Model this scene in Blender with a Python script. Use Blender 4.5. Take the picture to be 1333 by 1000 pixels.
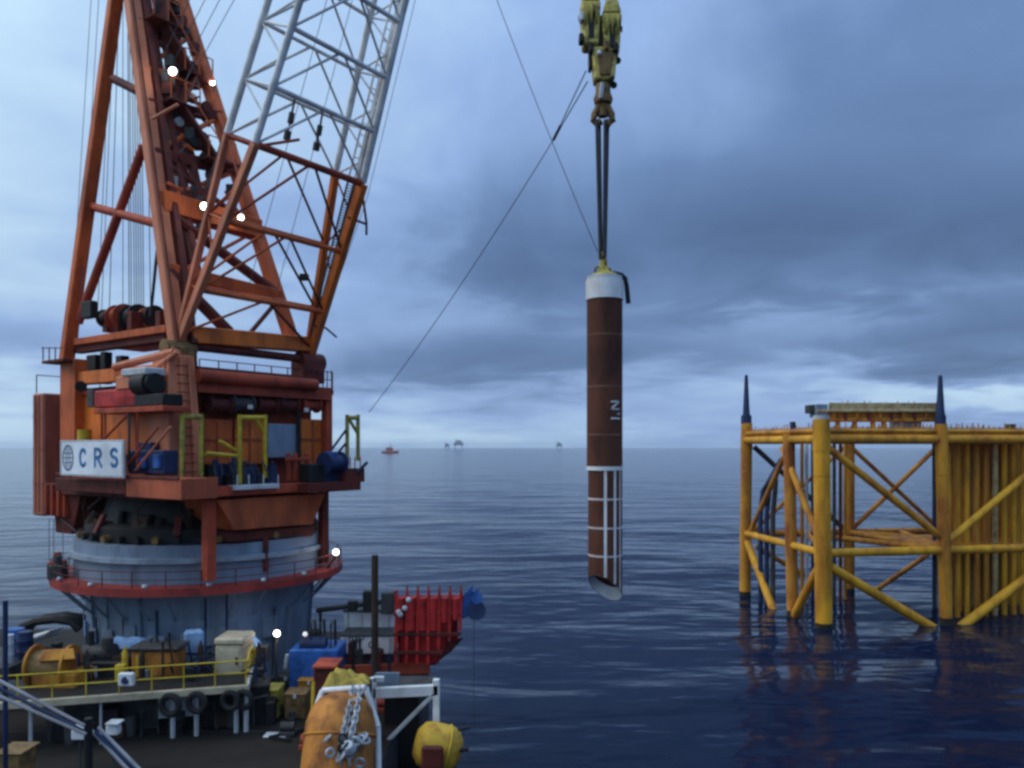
import bpy, bmesh, math, random
from mathutils import Vector, Matrix
random.seed(7)
R = math.radians
scene = bpy.context.scene
for o in list(bpy.data.objects): bpy.data.objects.remove(o)

# ------------------------------------------------------------------ camera
CAMZ, F, CX, HY = 14.7, 1046.0, 666.5, 582.0
cd = bpy.data.cameras.new('camera'); cam = bpy.data.objects.new('camera', cd)
scene.collection.objects.link(cam); scene.camera = cam
cam.location = (0, 0, CAMZ); cam.rotation_euler = (R(90), 0, 0)
cd.sensor_width = 36.0; cd.lens = 36.0 * F / 1333.0; cd.shift_y = (HY - 500.0) / 1333.0
cd.clip_start = 0.1; cd.clip_end = 60000
# ------------------------------------------------------------------ world: overcast sky
SUN_EL, SUN_AZ = R(42), R(-95)          # azimuth from +Y towards +X
w = bpy.data.worlds.new('World'); scene.world = w; w.use_nodes = True
nt = w.node_tree; nt.nodes.clear(); N = nt.nodes; L = nt.links
def nd(t, **k):
    n = N.new(t)
    for a, b in k.items(): setattr(n, a, b)
    return n
def val(x):
    n = nd('ShaderNodeValue'); n.outputs[0].default_value = x; return n.outputs[0]
def mth(op, a, b=None, c=None, clamp=False):
    n = nd('ShaderNodeMath', operation=op); n.use_clamp = clamp
    for i, x in enumerate((a, b, c)):
        if x is None: continue
        if isinstance(x, (int, float)): n.inputs[i].default_value = x
        else: L.new(x, n.inputs[i])
    return n.outputs[0]
tc = nd('ShaderNodeTexCoord'); sep = nd('ShaderNodeSeparateXYZ'); L.new(tc.outputs['Generated'], sep.inputs[0])
dx, dy, dz = sep.outputs
elev = mth('MAXIMUM', dz, 0.0)
den = mth('ADD', elev, 0.13)
px_, py_ = mth('DIVIDE', dx, den), mth('DIVIDE', dy, den)
comb = nd('ShaderNodeCombineXYZ'); L.new(px_, comb.inputs[0]); L.new(py_, comb.inputs[1])
def noise(vec, scale, detail, rough, off, dist=0.0, sy=1.0):
    mp = nd('ShaderNodeMapping'); L.new(vec, mp.inputs[0]); mp.inputs['Location'].default_value = off
    mp.inputs['Scale'].default_value = (1, sy, 1)
    n = nd('ShaderNodeTexNoise'); L.new(mp.outputs[0], n.inputs['Vector'])
    n.inputs['Scale'].default_value = scale; n.inputs['Detail'].default_value = detail
    n.inputs['Roughness'].default_value = rough; n.inputs['Distortion'].default_value = dist
    return n.outputs['Fac']
n1 = noise(comb.outputs[0], 0.55, 4, 0.52, (3.1, 1.7, 0), 0.25)
n2 = noise(comb.outputs[0], 1.7, 5, 0.55, (7.3, 2.2, 4.0), 0.5)
n3 = noise(tc.outputs['Generated'], 5.0, 4, 0.55, (1.3, 0.4, 2.0), 0.6)
# cloud banks: the thick parts of the layer, in azimuth and elevation, with ragged edges
az = mth('ARCTAN2', dx, dy)
wob = mth('MULTIPLY', mth('SUBTRACT', n3, 0.5), 0.34)
wob2 = mth('MULTIPLY', mth('SUBTRACT', n2, 0.5), 0.16)
def bank(a0, e0, sa, se, amp, tilt=0.0):
    da = mth('DIVIDE', mth('ADD', mth('SUBTRACT', az, a0), wob), sa)
    ee = mth('SUBTRACT', mth('ADD', mth('SUBTRACT', dz, e0), mth('MULTIPLY', wob2, 0.55)), mth('MULTIPLY', mth('SUBTRACT', az, a0), tilt))
    de = mth('DIVIDE', ee, se)
    r2 = mth('ADD', mth('MULTIPLY', da, da), mth('MULTIPLY', de, de))
    return mth('MULTIPLY', mth('EXPONENT', mth('MULTIPLY', r2, -1.0)), amp)
banks = [bank(0.26, 0.25, 0.30, 0.085, 0.50, -0.02), bank(0.62, 0.20, 0.24, 0.06, 0.22), bank(-0.02, 0.105, 0.24, 0.028, 0.38, 0.06),
         bank(0.50, 0.115, 0.20, 0.024, 0.26, 0.05), bank(0.05, 0.23, 0.10, 0.06, 0.18), bank(-0.55, 0.12, 0.16, 0.025, 0.22), bank(1.3, 0.2, 0.4, 0.07, 0.4), bank(-1.4, 0.15, 0.4, 0.04, 0.35),
         bank(2.3, 0.22, 0.5, 0.08, 0.45), bank(-2.5, 0.17, 0.5, 0.06, 0.4),
         bank(0.33, 0.10, 0.16, 0.035, -0.12, 0.1), bank(0.36, 0.15, 0.24, 0.024, -0.22, 0.03), bank(0.55, 0.058, 0.2, 0.020, -0.5), bank(0.5, 0.45, 0.4, 0.12, 0.08)]
thick = banks[0]
for b in banks[1:]: thick = mth('ADD', thick, b)
dens = mth('ADD', mth('MULTIPLY', mth('SUBTRACT', n1, 0.5), 0.55), mth('MULTIPLY', mth('SUBTRACT', n2, 0.5), 0.46))
dens = mth('ADD', dens, mth('MULTIPLY', mth('SUBTRACT', n3, 0.5), 0.25))
dens = mth('ADD', dens, thick)
sx, sy_, sz = math.sin(SUN_AZ)*math.cos(SUN_EL), math.cos(SUN_AZ)*math.cos(SUN_EL), math.sin(SUN_EL)
dsun = mth('ADD', mth('ADD', mth('MULTIPLY', dx, sx), mth('MULTIPLY', dy, sy_)), mth('MULTIPLY', dz, sz))
dens = mth('SUBTRACT', mth('ADD', dens, 0.385), mth('MULTIPLY', mth('MAXIMUM', dsun, -0.45), 0.58))
hz_ = mth('DIVIDE', dz, 0.045)
dens = mth('SUBTRACT', dens, mth('MULTIPLY', mth('EXPONENT', mth('MULTIPLY', mth('MULTIPLY', hz_, hz_), -1.0)), 0.30))
ramp = nd('ShaderNodeValToRGB'); L.new(dens, ramp.inputs[0])
cr = ramp.color_ramp
cr.elements[0].position = 0.0; cr.elements[0].color = (0.57, 0.79, 1.0, 1)
cr.elements[1].position = 1.0; cr.elements[1].color = (0.08, 0.145, 0.30, 1)
e = cr.elements.new(0.30); e.color = (0.31, 0.47, 0.80, 1)
e = cr.elements.new(0.60); e.color = (0.150, 0.255, 0.485, 1)
zen = mth('ADD', 0.965, mth('MULTIPLY', mth('POWER', elev, 2.6), 1.1))      # overcast: brighter overhead
cm = nd('ShaderNodeVectorMath', operation='SCALE'); L.new(ramp.outputs[0], cm.inputs[0]); L.new(zen, cm.inputs['Scale'])
sky = nd('ShaderNodeTexSky'); sky.sky_type = 'NISHITA'; sky.sun_disc = False
sky.sun_elevation = SUN_EL; sky.sun_rotation = SUN_AZ; sky.air_density = 1.2; sky.dust_density = 1.5
bg1 = nd('ShaderNodeBackground'); L.new(sky.outputs[0], bg1.inputs[0]); bg1.inputs[1].default_value = 0.07
bg2 = nd('ShaderNodeBackground'); L.new(cm.outputs[0], bg2.inputs[0]); bg2.inputs[1].default_value = 1.0
mx = nd('ShaderNodeMixShader'); mx.inputs[0].default_value = 0.9
L.new(bg1.outputs[0], mx.inputs[1]); L.new(bg2.outputs[0], mx.inputs[2])
wo = nd('ShaderNodeOutputWorld'); L.new(mx.outputs[0], wo.inputs[0])
# ------------------------------------------------------------------ sun behind cloud
sd = bpy.data.lights.new('sun', 'SUN'); so = bpy.data.objects.new('sun', sd); scene.collection.objects.link(so)
sd.energy = 1.05; sd.angle = R(30); sd.color = (1.0, 0.84, 0.70)
so.rotation_euler = Vector((sx, sy_, sz)).to_track_quat('Z', 'Y').to_euler(); so.location = (-40, -10, 60)
vs = scene.view_settings; vs.view_transform = 'Standard'; vs.look = 'None'; vs.exposure = 0.0; vs.gamma = 1.0
try: vs.use_curve_mapping = False
except Exception: pass
scene.render.engine = 'CYCLES'
scene.cycles.pixel_filter_type = 'BLACKMAN_HARRIS'; scene.cycles.filter_width = 2.9
scene.cycles.max_bounces = 6; scene.cycles.volume_bounces = 1

# ------------------------------------------------------------------ materials
MATS = {}
def mat(name, col, col2=None, amt=0.5, scale=1.5, rough=0.6, metal=0.0, bump=0.15, streak=1.0, emit=None, thr=(0.45, 0.65)):
    if name in MATS: return MATS[name]
    m = bpy.data.materials.new(name); m.use_nodes = True; t = m.node_tree
    bs = t.nodes['Principled BSDF']
    bs.inputs['Specular IOR Level'].default_value = 0.3; bs.inputs['Roughness'].default_value = rough; bs.inputs['Metallic'].default_value = metal
    if emit:
        bs.inputs['Base Color'].default_value = (*col, 1)
        bs.inputs['Emission Color'].default_value = (*col, 1); bs.inputs['Emission Strength'].default_value = emit
        MATS[name] = m; return m
    if col2 is None: col2 = tuple(c*0.45 for c in col)
    g = t.nodes.new('ShaderNodeNewGeometry')
    mp = t.nodes.new('ShaderNodeMapping'); mp.inputs['Scale'].default_value = (1, 1, 1/streak)
    t.links.new(g.outputs['Position'], mp.inputs[0])
    a = t.nodes.new('ShaderNodeTexNoise'); a.inputs['Scale'].default_value = scale; a.inputs['Detail'].default_value = 8; a.inputs['Roughness'].default_value = 0.65
    b = t.nodes.new('ShaderNodeTexNoise'); b.inputs['Scale'].default_value = scale*0.35; b.inputs['Detail'].default_value = 4
    t.links.new(mp.outputs[0], a.inputs['Vector']); t.links.new(g.outputs['Position'], b.inputs['Vector'])
    mr = t.nodes.new('ShaderNodeMapRange'); mr.inputs['From Min'].default_value = thr[0]; mr.inputs['From Max'].default_value = thr[1]; mr.inputs['To Max'].default_value = amt
    t.links.new(a.outputs['Fac'], mr.inputs['Value'])
    mx = t.nodes.new('ShaderNodeMix'); mx.data_type = 'RGBA'
    mx.inputs['A'].default_value = (*col, 1); mx.inputs['B'].default_value = (*col2, 1)
    t.links.new(mr.outputs[0], mx.inputs['Factor'])
    hv = t.nodes.new('ShaderNodeHueSaturation'); t.links.new(mx.outputs['Result'], hv.inputs['Color'])
    mr2 = t.nodes.new('ShaderNodeMapRange'); mr2.inputs['From Min'].default_value = 0.3; mr2.inputs['From Max'].default_value = 0.7
    mr2.inputs['To Min'].default_value = 0.78; mr2.inputs['To Max'].default_value = 1.2
    t.links.new(b.outputs['Fac'], mr2.inputs['Value']); t.links.new(mr2.outputs[0], hv.inputs['Value'])
    t.links.new(hv.outputs[0], bs.inputs['Base Color'])
    mr3 = t.nodes.new('ShaderNodeMapRange'); mr3.inputs['To Min'].default_value = max(0.05, rough-0.15); mr3.inputs['To Max'].default_value = min(1, rough+0.2)
    t.links.new(a.outputs['Fac'], mr3.inputs['Value']); t.links.new(mr3.outputs[0], bs.inputs['Roughness'])
    if bump:
        bp = t.nodes.new('ShaderNodeBump'); bp.inputs['Strength'].default_value = bump; bp.inputs['Distance'].default_value = 0.05
        t.links.new(a.outputs['Fac'], bp.inputs['Height']); t.links.new(bp.outputs[0], bs.inputs['Normal'])
    MATS[name] = m; return m
M_OR = mat('orange_paint', (0.60, 0.125, 0.028), (0.22, 0.045, 0.02), 0.7, 1.3, 0.55, streak=3)
M_OR2 = mat('bright_orange_panel', (0.74, 0.18, 0.025), (0.30, 0.07, 0.02), 0.7, 1.2, 0.5, streak=3)
M_PEACH = mat('lit_orange_paint', (0.58, 0.19, 0.095), (0.26, 0.07, 0.035), 0.6, 1.1, 0.55, streak=4)  # orange lifted to peach: light from the left is in the colour
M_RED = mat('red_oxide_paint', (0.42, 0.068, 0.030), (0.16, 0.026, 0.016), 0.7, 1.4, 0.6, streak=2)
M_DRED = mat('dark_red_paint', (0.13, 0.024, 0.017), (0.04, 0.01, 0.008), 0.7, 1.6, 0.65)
M_BRED = mat('signal_red_paint', (0.52, 0.03, 0.028), (0.16, 0.014, 0.014), 0.7, 2.0, 0.5)
M_GREY = mat('light_grey_paint', (0.72, 0.73, 0.72), (0.40, 0.40, 0.38), 0.7, 1.4, 0.5)
M_PED = mat('blue_grey_paint', (0.20, 0.26, 0.34), (0.09, 0.12, 0.165), 0.7, 0.9, 0.6, streak=5)
M_PEDL = mat('pale_blue_grey_paint', (0.27, 0.33, 0.39), (0.13, 0.16, 0.2), 0.7, 1.2, 0.6)
M_YEL = mat('jacket_yellow_paint', (0.68, 0.34, 0.018), (0.36, 0.14, 0.014), 0.85, 0.9, 0.55, streak=4)
M_YEL2 = mat('aged_yellow_paint', (0.60, 0.275, 0.022), (0.29, 0.09, 0.018), 0.9, 0.9, 0.6, streak=4)
M_YELD = mat('rusty_yellow_paint', (0.50, 0.22, 0.025), (0.22, 0.055, 0.018), 0.9, 1.0, 0.7, streak=4)
M_GROWTH = mat('marine_growth', (0.035, 0.030, 0.014), (0.012, 0.012, 0.010), 0.8, 3.0, 0.5)
M_RACK = mat('bleached_yellow_paint', (0.46, 0.36, 0.18), (0.25, 0.14, 0.06), 0.9, 1.8, 0.7)
M_REAR = mat('faded_red_brown_paint', (0.36, 0.12, 0.075), (0.17, 0.05, 0.035), 0.7, 1.1, 0.6, streak=4)
M_RING = mat('walkway_red_paint', (0.30, 0.040, 0.032), (0.12, 0.02, 0.016), 0.8, 1.6, 0.6)
M_GALB = mat('bin_orange_paint', (0.48, 0.11, 0.038), (0.2, 0.045, 0.02), 0.7, 1.2, 0.6, streak=3)
M_GAL = mat('gallery_red_paint', (0.42, 0.095, 0.042), (0.18, 0.04, 0.02), 0.7, 1.3, 0.6, streak=3)
M_RAIL = mat('rail_yellow_paint', (0.60, 0.42, 0.03), (0.25, 0.15, 0.02), 0.6, 3.0, 0.5)
M_GRN = mat('green_yellow_paint', (0.40, 0.34, 0.05), (0.12, 0.10, 0.03), 0.8, 2.5, 0.55)
M_BLOCK = mat('block_yellow_paint', (0.66, 0.55, 0.14), (0.13, 0.08, 0.03), 0.95, 3.6, 0.55, thr=(0.47, 0.62))
M_HOOK = mat('brown_hook_steel', (0.22, 0.13, 0.045), (0.06, 0.035, 0.02), 0.8, 3.0, 0.6)
M_HOOKD = mat('greasy_shaded_steel', (0.05, 0.028, 0.016), (0.015, 0.01, 0.008), 0.8, 3.0, 0.7)  # grease brown, darkened further to hold shade on the slew drives
M_RUST = mat('rusty_pile_steel', (0.105, 0.036, 0.021), (0.026, 0.013, 0.012), 0.95, 0.9, 0.8, streak=2.5)
M_WELD = mat('weld_bead', (0.19, 0.09, 0.065), None, 0.5, 3.0, 0.7)
M_WELD2 = mat('faded_white_ring', (0.62, 0.57, 0.57), (0.30, 0.21, 0.20), 0.7, 3.0, 0.7)
M_WHITE = mat('white_paint', (0.74, 0.76, 0.78), (0.45, 0.43, 0.40), 0.5, 1.8, 0.5)
M_PALE = mat('pale_grey_paint', (0.50, 0.53, 0.56), (0.25, 0.25, 0.25), 0.6, 1.6, 0.55)
M_CREAM = mat('cream_paint', (0.52, 0.44, 0.30), (0.30, 0.24, 0.16), 0.6, 1.8, 0.55)
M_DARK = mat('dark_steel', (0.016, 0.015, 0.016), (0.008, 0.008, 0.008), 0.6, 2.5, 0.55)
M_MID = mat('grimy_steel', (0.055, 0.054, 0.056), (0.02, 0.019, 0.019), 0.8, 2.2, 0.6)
M_NAVY = mat('navy_paint', (0.018, 0.035, 0.10), (0.01, 0.015, 0.04), 0.6, 2.5, 0.5)
M_BLUE = mat('blue_paint', (0.03, 0.12, 0.40), (0.015, 0.04, 0.13), 0.7, 2.2, 0.45)
M_LBLUE = mat('pale_blue_tarpaulin', (0.20, 0.34, 0.55), (0.10, 0.17, 0.30), 0.7, 1.8, 0.6, bump=0.4)
M_ROPE = mat('wire_rope', (0.05, 0.05, 0.055), None, 0.5, 6, 0.6)
M_ROPEG = mat('grey_wire_rope', (0.12, 0.13, 0.15), None, 0.5, 6, 0.6)
M_POLE = mat('dark_brown_steel', (0.05, 0.028, 0.018), (0.02, 0.014, 0.012), 0.7, 2.0, 0.7)
M_RAILG = mat('lilac_grey_paint', (0.27, 0.27, 0.30), (0.14, 0.13, 0.14), 0.6, 2.0, 0.5)
M_RUB = mat('black_rubber', (0.018, 0.018, 0.02), None, 0.5, 4, 0.8)
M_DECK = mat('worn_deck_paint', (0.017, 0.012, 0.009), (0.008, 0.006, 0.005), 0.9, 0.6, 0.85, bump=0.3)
M_HULL = mat('hull_paint', (0.03, 0.035, 0.05), (0.06, 0.03, 0.02), 0.6, 0.8, 0.6)
M_BUOY = mat('orange_buoy_paint', (0.52, 0.20, 0.035), (0.17, 0.06, 0.018), 0.9, 1.9, 0.65, streak=3, thr=(0.4, 0.6))
M_TANK = mat('tank_yellow_paint', (0.55, 0.33, 0.03), (0.24, 0.11, 0.02), 0.8, 1.8, 0.55)
M_CANV = mat('yellow_canvas', (0.50, 0.36, 0.07), (0.20, 0.13, 0.03), 0.8, 2.6, 0.8, bump=0.5)
M_CHAIN = mat('galvanised_chain', (0.42, 0.44, 0.47), (0.15, 0.15, 0.16), 0.7, 5, 0.45, metal=0.4)
M_LAMP = mat('lit_lamp', (1.0, 0.97, 0.88), emit=9.0)
M_LAMPD = mat('dim_lamp', (1.0, 0.96, 0.9), emit=0.5)
M_SIGN = mat('sign_white', (0.74, 0.80, 0.86), (0.55, 0.60, 0.66), 0.4, 2.0, 0.4, bump=0)
M_SIGNB = mat('sign_blue', (0.06, 0.22, 0.48), None, 0.3, 3, 0.4, bump=0)
M_SIGNG = mat('sign_grey', (0.17, 0.22, 0.30), None, 0.3, 3, 0.4, bump=0)
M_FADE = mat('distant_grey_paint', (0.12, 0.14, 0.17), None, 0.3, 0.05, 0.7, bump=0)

# ------------------------------------------------------------------ mesh helpers
WP = {}
col = scene.collection
def mk(name, vf, m, parent=None, smooth=False, label=None, cat=None, group=None, kind=None):
    v, f = vf
    v = [Vector(p) for p in v]
    lo = Vector((min(p[i] for p in v) for i in range(3))); hi = Vector((max(p[i] for p in v) for i in range(3)))
    c = (lo + hi) / 2
    if parent is None: c.z = lo.z
    me = bpy.data.meshes.new(name); me.from_pydata([p - c for p in v], [], f)
    if m: me.materials.append(m)
    bm = bmesh.new(); bm.from_mesh(me); bmesh.ops.recalc_face_normals(bm, faces=bm.faces[:]); bm.to_mesh(me); bm.free()
    if smooth:
        me.polygons.foreach_set('use_smooth', [True]*len(me.polygons))
        try: me.set_sharp_from_angle(angle=R(40))
        except Exception: pass
    o = bpy.data.objects.new(name, me); col.objects.link(o)
    WP[o.name] = c.copy()
    if parent: o.parent = parent; o.location = c - WP[parent.name]
    else: o.location = c
    tag(o, label, cat, group, kind); return o
def tag(o, label=None, cat=None, group=None, kind=None):
    if label: o['label'] = label
    if cat: o['category'] = cat
    if group: o['group'] = group
    if kind: o['kind'] = kind
def thing(name, loc, label, cat, group=None, kind=None, parent=None):
    o = bpy.data.objects.new(name, None); col.objects.link(o); o.empty_display_size = 0.2
    c = Vector(loc); WP[o.name] = c.copy()
    if parent: o.parent = parent; o.location = c - WP[parent.name]
    else: o.location = c
    tag(o, label, cat, group, kind); return o
def join(*vfs):
    V, Fc = [], []
    for v, f in vfs:
        k = len(V); V += [tuple(p) for p in v]; Fc += [tuple(i + k for i in q) for q in f]
    return V, Fc
def frame_of(d):
    d = d.normalized(); a = Vector((0, 0, 1)) if abs(d.z) < 0.95 else Vector((0, 1, 0))
    x = d.cross(a).normalized(); return x, x.cross(d).normalized()
def tube(p0, p1, r0, r1=None, n=10, caps=True):
    p0, p1 = Vector(p0), Vector(p1); r1 = r0 if r1 is None else r1
    x, y = frame_of(p1 - p0); V = []
    for p, r in ((p0, r0), (p1, r1)):
        for i in range(n):
            a = 2*math.pi*i/n; V.append(p + x*(r*math.cos(a)) + y*(r*math.sin(a)))
    Fc = [(i, (i+1) % n, n+(i+1) % n, n+i) for i in range(n)]
    if caps: Fc += [tuple(range(n-1, -1, -1)), tuple(range(n, 2*n))]
    return V, Fc
def polytube(pts, r, n=6):
    pts = [Vector(p) for p in pts]; V, Fc = [], []
    for k, p in enumerate(pts):
        d = (pts[min(k+1, len(pts)-1)] - pts[max(k-1, 0)])
        x, y = frame_of(d)
        for i in range(n):
            a = 2*math.pi*i/n; V.append(p + x*(r*math.cos(a)) + y*(r*math.sin(a)))
    for k in range(len(pts)-1):
        for i in range(n): Fc.append((k*n+i, k*n+(i+1) % n, (k+1)*n+(i+1) % n, (k+1)*n+i))
    Fc += [tuple(range(n-1, -1, -1)), tuple(range((len(pts)-1)*n, len(pts)*n))]
    return V, Fc
def hexa(p, bev=0.0):
    """p: 4 bottom corners then 4 top corners"""
    bm = bmesh.new(); vs_ = [bm.verts.new(Vector(q)) for q in p]
    for f in ((3, 2, 1, 0), (4, 5, 6, 7), (0, 1, 5, 4), (1, 2, 6, 5), (2, 3, 7, 6), (3, 0, 4, 7)): bm.faces.new([vs_[i] for i in f])
    if bev: bmesh.ops.bevel(bm, geom=bm.edges[:], offset=bev, segments=1, affect='EDGES', profile=0.5)
    bm.verts.index_update(); r = ([v.co.copy() for v in bm.verts], [tuple(v.index for v in f.verts) for f in bm.faces]); bm.free(); return r
def box(x0, x1, y0, y1, z0, z1, bev=0.02):
    return hexa([(x0, y0, z0), (x1, y0, z0), (x1, y1, z0), (x0, y1, z0), (x0, y0, z1), (x1, y0, z1), (x1, y1, z1), (x0, y1, z1)], bev)
def lathe(c, prof, n=24, axis=None, a0=0, a1=2*math.pi):
    """prof: (r, h) list along axis"""
    c = Vector(c); ax = Vector(axis or (0, 0, 1)).normalized(); x, y = frame_of(ax); V, Fc = [], []
    full = abs(a1-a0-2*math.pi) < 1e-6; m = n if full else n+1
    for r, h in prof:
        for i in range(m):
            a = a0 + (a1-a0)*i/n; V.append(c + ax*h + x*(r*math.cos(a)) + y*(r*math.sin(a)))
    for k in range(len(prof)-1):
        for i in range(n):
            j = (i+1) % m; Fc.append((k*m+i, k*m+j, (k+1)*m+j, (k+1)*m+i))
    if full:
        Fc += [tuple(range(m-1, -1, -1)), tuple(range((len(prof)-1)*m, len(prof)*m))]
    return V, Fc
def ball(c, r, n=10, sq=(1, 1, 1)):
    V, Fc = lathe((0, 0, 0), [(r*math.sin(math.pi*k/n) + 1e-4, -r*math.cos(math.pi*k/n)) for k in range(n+1)], n)
    return [Vector((p[0]*sq[0], p[1]*sq[1], p[2]*sq[2])) + Vector(c) for p in V], Fc
def torus(c, R_, r, axis=(0, 0, 1), n=16, m=8, stretch=None):
    c = Vector(c); ax = Vector(axis).normalized(); x, y = frame_of(ax); V, Fc = [], []
    for i in range(n):
        a = 2*math.pi*i/n; d = x*math.cos(a) + y*math.sin(a)
        o = c + d*R_ + (x*(stretch*(1 if math.cos(a) > 0 else -1)) if stretch else Vector())
        for j in range(m):
            b = 2*math.pi*j/m; V.append(o + d*(r*math.cos(b)) + ax*(r*math.sin(b)))
    for i in range(n):
        for j in range(m): Fc.append((i*m+j, ((i+1) % n)*m+j, ((i+1) % n)*m+(j+1) % m, i*m+(j+1) % m))
    return V, Fc
def barbox(p0, p1, ax, ay, wx_, wy_, bev=0.03):
    """box-section bar between two points, section axes ax, ay"""
    p0, p1, ax, ay = Vector(p0), Vector(p1), Vector(ax)*wx_/2, Vector(ay)*wy_/2
    return hexa([p0-ax-ay, p0+ax-ay, p0+ax+ay, p0-ax+ay, p1-ax-ay, p1+ax-ay, p1+ax+ay, p1-ax+ay], bev)
def mix(a, b, t): return Vector(a)*(1-t) + Vector(b)*t
def heap(c, sx_, sy2, h, n=14, seed=1, rough=0.25):
    """lumpy cover / tarpaulin over a load"""
    rnd = random.Random(seed); V, Fc = [], []
    ph = [rnd.uniform(0, 6) for _ in range(6)]
    for i in range(n+1):
        for j in range(n+1):
            a, b = i/n*2-1, j/n*2-1
            d = max(abs(a)**3.5, abs(b)**3.5)
            z = h*(1-d)*(1 - rough/2 + rough*0.5*(math.sin(3*a+ph[0]) + math.sin(4*b+ph[1]) + 0.6*math.sin(9*a+5*b+ph[2]) + 0.5*math.sin(13*b-7*a+ph[3])))
            V.append((c[0] + a*sx_*(1+0.05*math.sin(7*b+ph[4])), c[1] + b*sy2, c[2] + max(z, 0)))
    m = n+1
    for i in range(n):
        for j in range(n): Fc.append((i*m+j, (i+1)*m+j, (i+1)*m+j+1, i*m+j+1))
    ring = [i*m for i in range(m)] + [n*m+j for j in range(1, m)] + [i*m+n for i in range(n-1, -1, -1)] + [j for j in range(n-1, 0, -1)]
    Fc.append(tuple(ring)); return V, Fc
# pixel of the photograph -> point of the place, at a depth, a height or on an upright plane
def pd(px, py, Y): return Vector(((px-CX)/F*Y, Y, CAMZ + (HY-py)/F*Y))
def pz(px, py, z): return pd(px, py, (CAMZ-z)*F/(py-HY))
def pp(px, py, P, Q):
    n = Vector((Q[1]-P[1], P[0]-Q[0])); a = (px-CX)/F
    return pd(px, py, (n.x*P[0]+n.y*P[1])/(n.x*a+n.y))
# crane frame: u towards the boom, v across it
C0 = Vector((-15.8, 40.0)); BU = Vector((0.819, -0.574, 0)); BV = Vector((0.574, 0.819, 0)); UZ = Vector((0, 0, 1))
def C(u, v, z): return Vector((C0.x, C0.y, z)) + BU*u + BV*v
def pv(px, py, v): return pp(px, py, C(0, v, 0), C(1, v, 0))
def pu(px, py, u): return pp(px, py, C(u, 0, 0), C(u, 1, 0))
def loc(p): d = Vector((p[0]-C0.x, p[1]-C0.y, 0)); return d.dot(BU), d.dot(BV), p[2]
def cbox(u0, u1, v0, v1, z0, z1, bev=0.02):
    return hexa([C(u0, v0, z0), C(u1, v0, z0), C(u1, v1, z0), C(u0, v1, z0), C(u0, v0, z1), C(u1, v0, z1), C(u1, v1, z1), C(u0, v1, z1)], bev)
def sbox(x0, x1, y0, y1, v, th=0.15, bev=0.02):
    ym, xm = (y0+y1)/2, (x0+x1)/2
    return cbox(loc(pv(x0, ym, v))[0], loc(pv(x1, ym, v))[0], v, v+th, pv(xm, y1, v).z, pv(xm, y0, v).z, bev)
def fbox(x0, x1, y0, y1, u, th=0.15, bev=0.02):
    ym, xm = (y0+y1)/2, (x0+x1)/2
    return cbox(u-th, u, loc(pu(x0, ym, u))[1], loc(pu(x1, ym, u))[1], pu(xm, y1, u).z, pu(xm, y0, u).z, bev)
def dbox(x0, x1, y0, y1, Y, dep, bev=0.03):
    a, b = pd(x0, y1, Y), pd(x1, y0, Y); return box(a.x, b.x, Y, Y+dep, a.z, b.z, bev)
def rope(name, p0, p1, r, m, sag=0.0, parent=None, n=14, **k):
    p0, p1 = Vector(p0), Vector(p1)
    pts = [mix(p0, p1, i/n) - UZ*(sag*4*(i/n)*(1-i/n)) for i in range(n+1)]
    return mk(name, polytube(pts, r, 6), m, parent, True, **k)

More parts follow.
